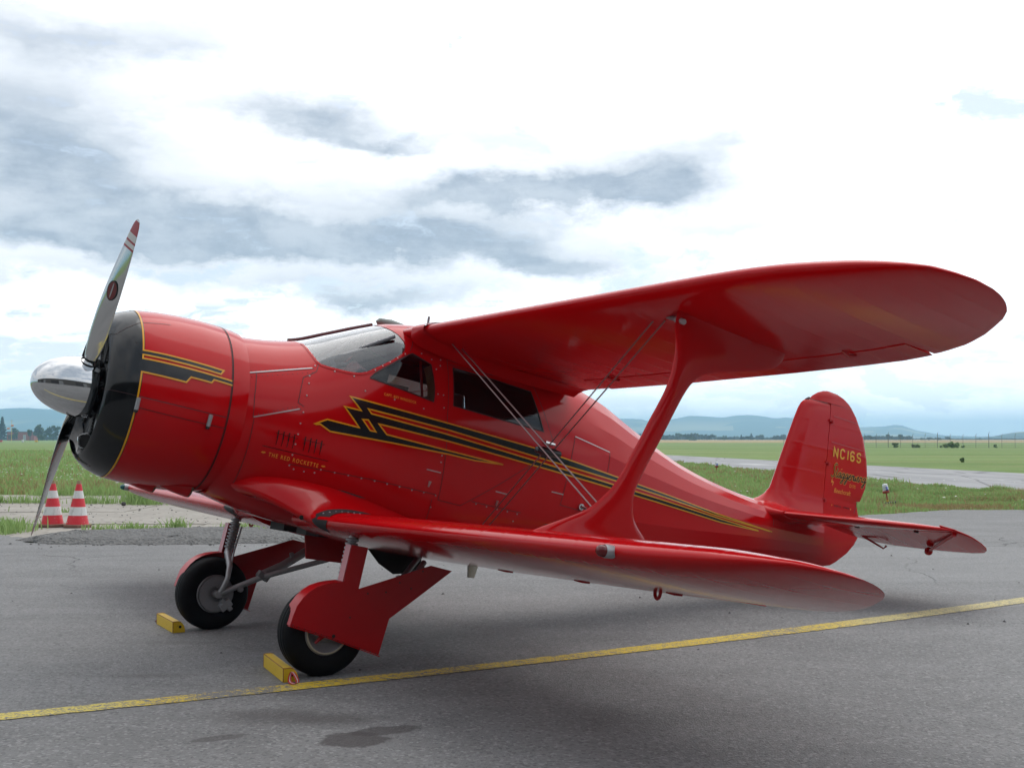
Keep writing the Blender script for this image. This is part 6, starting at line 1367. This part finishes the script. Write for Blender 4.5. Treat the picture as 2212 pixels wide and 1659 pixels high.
# ---------------------------------------------------------------- undercarriage
def gear(s):
    g = MB(); yw = 1.07; ax_ = np.array((-1.495, yw, -1.345))
    # shock strut under its spring boot, fork leg down the inner side
    g.tube([(-1.606, 1.092, -.72), (-1.582, 1.088, -.98), (-1.575, 1.08, -1.03)], [.026, .028, .030], 14); g.tube([(-1.575, 1.08, -1.02), (-1.566, 1.02, -1.065), (-1.558, .945, -1.115), (-1.548, .918, -1.21), (-1.525, .925, -1.29), (-1.505, .945, -1.345)], [.030, .028, .024, .020, .019, .020], 12)
    g.tube([(-1.505, .925, -1.345), ax_], .028, 14); g.tube([(-1.645, 1.05, -.80), (-1.612, 1.045, -1.0), (-1.575, .96, -1.09)], .008, 8)
    leg = pb(g, 'gear_leg', SILVER, mirror=(s < 0)); sp = MB()
    for k in range(9): z = -.755 - k*.027; sp.lathe([(-.011, .028), (-.006, .042), (.006, .042), (.011, .028)], (-1.603 + .0022*k, 1.091, z), 2, 18)
    pb(sp, 'spring_boot', STEEL, leg, mirror=(s < 0))
    ty = MB(); pr_ = [(-.075, .145), (-.092, .170), (-.100, .205), (-.096, .240), (-.080, .266), (-.058, .279), (-.050, .280), (-.047, .276), (-.043, .281), (-.022, .284), (-.018, .280), (-.014, .285), (.014, .285), (.018, .280), (.022, .284), (.043, .281), (.047, .276), (.050, .280), (.058, .279), (.080, .266), (.096, .240), (.100, .205), (.092, .170), (.075, .145)]
    ty.lathe(pr_, ax_, 1, 56); o = pb(ty, 'wheel', RUBBER, None, True, 60, mirror=(s < 0)); wheel = o
    # flatten the tyre where it carries the weight
    for v in o.data.vertices:
        p_ = b2w(np.array(v.co) + BASE)
        if p_[2] < .006: 
            q_ = w2b((p_[0], p_[1], .001 + (p_[2]-.006)*.02)); bul = 1 + min(.06, (.006-p_[2])*1.6); q_[1] = s*yw + (q_[1]-s*yw)*bul; v.co = Vector((q_-BASE).tolist())
    rm = MB(); rm.lathe([(-.060, .02), (-.062, .085), (-.050, .10), (-.066, .118), (-.086, .140), (-.080, .150), (-.06, .146)], ax_, 1, 40); rm.lathe([(.060, .0), (.062, .06), (.045, .075), (.05, .10), (.066, .118), (.086, .140), (.080, .150), (.06, .146)], ax_, 1, 40); pb(rm, 'rim', STEEL, wheel, mirror=(s < 0))
    rg = MB(); rg.tube([ax_ + [.137*math.cos(a), .087, .137*math.sin(a)] for a in np.linspace(0, 6.283, 40)[:-1]], .006, 6, closed=True); pb(rg, 'rim_ring', simple('rim_cream', (.40, .36, .28), .5), wheel, mirror=(s < 0))
    for k in range(3):
        a = k*2.094 + 1.2; sp_ = MB(); sp_.tube([ax_ + [.03*math.cos(a), .068, .03*math.sin(a)], ax_ + [.10*math.cos(a), .062, .10*math.sin(a)]], [.02, .008], 6); pb(sp_, 'rim_spoke', RED_DULL, wheel, mirror=(s < 0))
    dk = MB(); dk.lathe([(-.095, .06), (-.10, .135), (-.092, .135), (-.088, .06)], ax_, 1, 36); pb(dk, 'brake_disc', STEEL, wheel, mirror=(s < 0))
    cal = MB(); ca = math.radians(-42)
    cc = ax_ + [-.115*math.cos(ca), -.105, .115*math.sin(ca)]; cal.box(cc, (.10, .05, .065), ('Y', .75)); cal.box(cc + [.03, -.01, .03], (.03, .05, .03), ('Y', .75)); cal.box(cc + [-.035, -.012, -.02], (.035, .04, .04), ('Y', .75)); pb(cal, 'brake_caliper', SILVER, leg, mirror=(s < 0), bevel=.006)
    hs = MB(); hs.tube([ax_ + [.05*math.cos(a)-.01, -.112, .055*math.sin(a)] for a in np.linspace(1.2, 3.9, 12)] + [cc + [.05, -.01, -.01]], .006, 6); pb(hs, 'brake_hose', STEEL, leg, mirror=(s < 0))
    dr = MB(); dr.tube([ax_ + [0, -.125, 0], (-1.80, .90, -1.185), (-1.86, .89, -1.15)], [.022, .024, .026], 12); dr.tube([(-1.80, .93, -1.17), (-2.0, .95, -1.07), (-2.24, .96, -.90)], [.030, .034, .036], 12); dr.tube([(-1.83, .87, -1.165), (-2.30, .72, -.965), (-2.42, .62, -.86)], .021, 12); pb(dr, 'drag_strut', SILVER, leg, mirror=(s < 0))
    fit = MB(); fit.box((-1.83, .90, -1.165), (.10, .06, .05), ('Y', -.5)); fit.tube([(-1.66, .925, -1.285), (-1.66, .88, -1.285)], .022, 12); fit.box((-2.07, .94, -1.0), (.03, .03, .09), ('Y', .3)); pb(fit, 'fitting', STEEL, leg, mirror=(s < 0), bevel=.004)
    # fairing plate on the outer side
    yp = 1.185; PLT = [(-1.222, -1.320), (-1.232, -1.262), (-1.248, -1.198), (-1.282, -1.142), (-1.318, -1.102), (-1.362, -1.070), (-1.414, -1.048), (-1.47, -1.032), (-1.539, -1.020), (-1.560, -.784), (-1.676, -.790), (-1.652, -1.056), (-1.75, -1.018), (-1.95, -.940), (-2.157, -.857), (-2.325, -.877), (-2.10, -1.066), (-1.902, -1.228), (-1.862, -1.464), (-1.70, -1.425), (-1.48, -1.372)]
    ply = MB(); ply.prism(PLT, yp, yp+.006); fp = pb(ply, 'wheel_fairing', RED_DULL, None, False, mirror=(s < 0), bevel=.002)
    V = []; ed = PLT[:9]
    for a, c in ed: V += [(a, yp+.004, c), (a, yp-.115, c)]
    part('fairing_rim', np.array(V)*[1, s, 1], [(2*i, 2*i+1, 2*i+3, 2*i+2) for i in range(len(ed)-1)], RED_DULL, fp, True)
    lf = MB(); lf.prism([(-1.538, -1.02), (-1.559, -.785), (-1.553, -.785), (-1.532, -1.02)], yp-.075, yp+.003); pb(lf, 'leg_flange', PINK, fp, False, mirror=(s < 0))
    bf = MB(); bf.prism([(-1.222, -1.322), (-1.48, -1.374), (-1.70, -1.427), (-1.87, -1.468), (-1.87, -1.474), (-1.70, -1.433), (-1.48, -1.380), (-1.222, -1.328)], yp-.03, yp+.010); pb(bf, 'fairing_lip', RED_DULL, fp, False, mirror=(s < 0))
    rv = MB()
    for k in range(16): f_ = k/15; rv.tube([(-1.24-.60*f_, yp+.004, -1.315-.14*f_), (-1.24-.60*f_, yp+.0095, -1.315-.14*f_)], [.0045, .003], 6)
    for x_, z_ in ((-1.62, -1.24), (-1.85, -1.06), (-2.03, -1.02), (-2.10, -.90), (-1.94, -.99), (-1.72, -1.08)): rv.tube([(x_, yp+.004, z_), (x_, yp+.011, z_)], [.007, .005], 7)
    o = pb(rv, 'rivet_row', SEAM, fp, mirror=(s < 0)); o['kind'] = 'stuff'
    hl = MB(); hl.tube([(-1.525, yp+.003, -1.365), (-1.525, yp+.0085, -1.365)], .012, 12); pb(hl, 'drain_hole', BAY, fp, mirror=(s < 0))
for s in (1, -1): gear(s)
# open wheel bays and hanging belly doors
for s in (1, -1):
    mb = MB(); mb.prism([(-1.62, .12), (-1.60, .34), (-1.66, .42), (-1.90, .46), (-2.25, .34), (-2.3, .12)], -.776, -.72, ax=2); pb(mb, 'wheel_bay', BAY, None, False, mirror=(s < 0))
mb = MB(); mb.prism([(-1.86, -.74), (-2.30, -.82), (-2.27, -.97), (-1.91, -.965)], -.31, -.295); pb(mb, 'bay_door', RED_DULL, None, False)
mb = MB(); mb.prism([(-2.14, -.80), (-2.62, -.83), (-2.62, -.955), (-2.40, -.985), (-2.27, -.92)], .205, .22); pb(mb, 'bay_door', BAY, None, False)
mb = MB(); mb.tube([(-2.58, .24, -.84), (-2.26, .55, -1.05), (-1.9, .85, -1.17)], .022, 10); pb(mb, 'retraction_rod', STEEL)
mb = MB(); mb.tube([(-1.40, .688, -.655), (-1.398, .698, -.658)], [.017, .016], 12); pb(mb, 'cooling_hole', BAY)
# tail wheel, hidden from here by the wing but carrying the tail
mb = MB(); tw = w2b((*b2w((-6.75, 0, -.6))[:2], .11)); mb.lathe([(-.03, .05), (-.04, .08), (-.03, .105), (.03, .105), (.04, .08), (.03, .05), (-.03, .05)], tw, 1, 24); twh = pb(mb, 'tail_wheel', RUBBER)
mb = MB(); mb.tube([tw + [.0, .05, 0], tw + [.05, .05, .14], (-6.65, 0, -.48)], .016, 8); pb(mb, 'tail_wheel_fork', SILVER, twh)
# ---------------------------------------------------------------- wheel chocks (stand on the ground: things of their own)
m, t, b = mat('chock_yellow'); oc = t.new('ShaderNodeTexCoord').outputs['Object']
ch_ = t.ramp(t.noise(oc, 26, 6, .75), .62, .70); t.put(b.inputs['Base Color'], t.mix(ch_, (.70, .46, .014), (.26, .13, .04))); b.inputs['Roughness'].default_value = .42; CHOCK = m
EDGE = simple('chock_worn_edge', (.36, .17, .04), .7, var=.4, scale=60); STRAP = simple('strap_red', (.55, .02, .04), .7); STRAPW = simple('strap_white', (.55, .50, .46), .7)
lat = math.atan2(Lv[1], Lv[0])
def chock(label, x, y, ln, strap, rot=0):
    o = thing('wheel_chock', label, 'wheel chock', (x, y, 0), (0, 0, lat + math.pi/2 + rot), 'yellow wheel chocks')
    sec = [(-.046, .0), (-.046, .082), (-.042, .087), (.0, .087), (.018, .082), (.040, .056), (.048, .030), (.050, .0)]   # profile across, seen from the end
    mb = MB(); mb.prism([(a, c) for a, c in sec], -ln/2, ln/2, ax=1); mb.build('block', CHOCK, o, bevel=.004)
    mb = MB()
    for e in (-ln/2, ln/2):
        mb.tube([(-.045, e, .004), (-.045, e, .084)], .0035, 6); mb.tube([(-.042, e, .086), (.0, e, .087), (.02, e, .081)], .0035, 6)
    mb.tube([(-.044, -ln/2, .085), (-.044, ln/2, .085)], .0035, 6); mb.build('worn_edge', EDGE, o)
    mb = MB(); e = -ln/2; mb.tube([(.010, e-.002, .045), (.010, e+.01, .045)], .011, 12); mb.build('bolt_hole', BAY, o)
    if strap:
        for k, (m__, w0, w1) in enumerate(((STRAP, -.034, .034), (STRAPW, -.010, .010))):
            V = []; lp = [(.006, e-.004, .064), (-.012, e-.030, .042), (-.024, e-.070, .014), (.002, e-.100, .006), (.030, e-.076, .012), (.022, e-.034, .044), (.012, e-.004, .062)]
            lp = smooth_open(lp)
            for p_ in lp: V += [np.array(p_) + [w0*.4, w0*.35, k*.0006*0], np.array(p_) + [w1*.4 + k*.0, w1*.35, 0]]
            V = np.array(V) + [0, -.0012*k, .0012*k]
            mesh_obj('strap' if k == 0 else 'strap_stitching', V, [(2*i, 2*i+1, 2*i+3, 2*i+2) for i in range(len(lp)-1)], m__, o, True)
    elif strap is None:
        V = []; e2 = ln/2
        for p_ in smooth_open([(.0, e2, .06), (-.02, e2+.05, .03), (-.03, e2+.10, .006), (-.02, e2+.13, .006), (.0, e2+.08, .006), (.0, e2, .05)]): V += [np.array(p_)-[.012, 0, 0], np.array(p_)+[.012, 0, 0]]
        mesh_obj('strap', V, [(2*i, 2*i+1, 2*i+3, 2*i+2) for i in range(len(V)//2-1)], STRAP, o, True)
chock('worn yellow chock against the fairing-covered near wheel, red strap at its end', -1.483, 7.461, .54, True, -.148)
chock('cleaner yellow chock in front of the far uncovered wheel', -2.714, 9.25, .51, None, -.047)
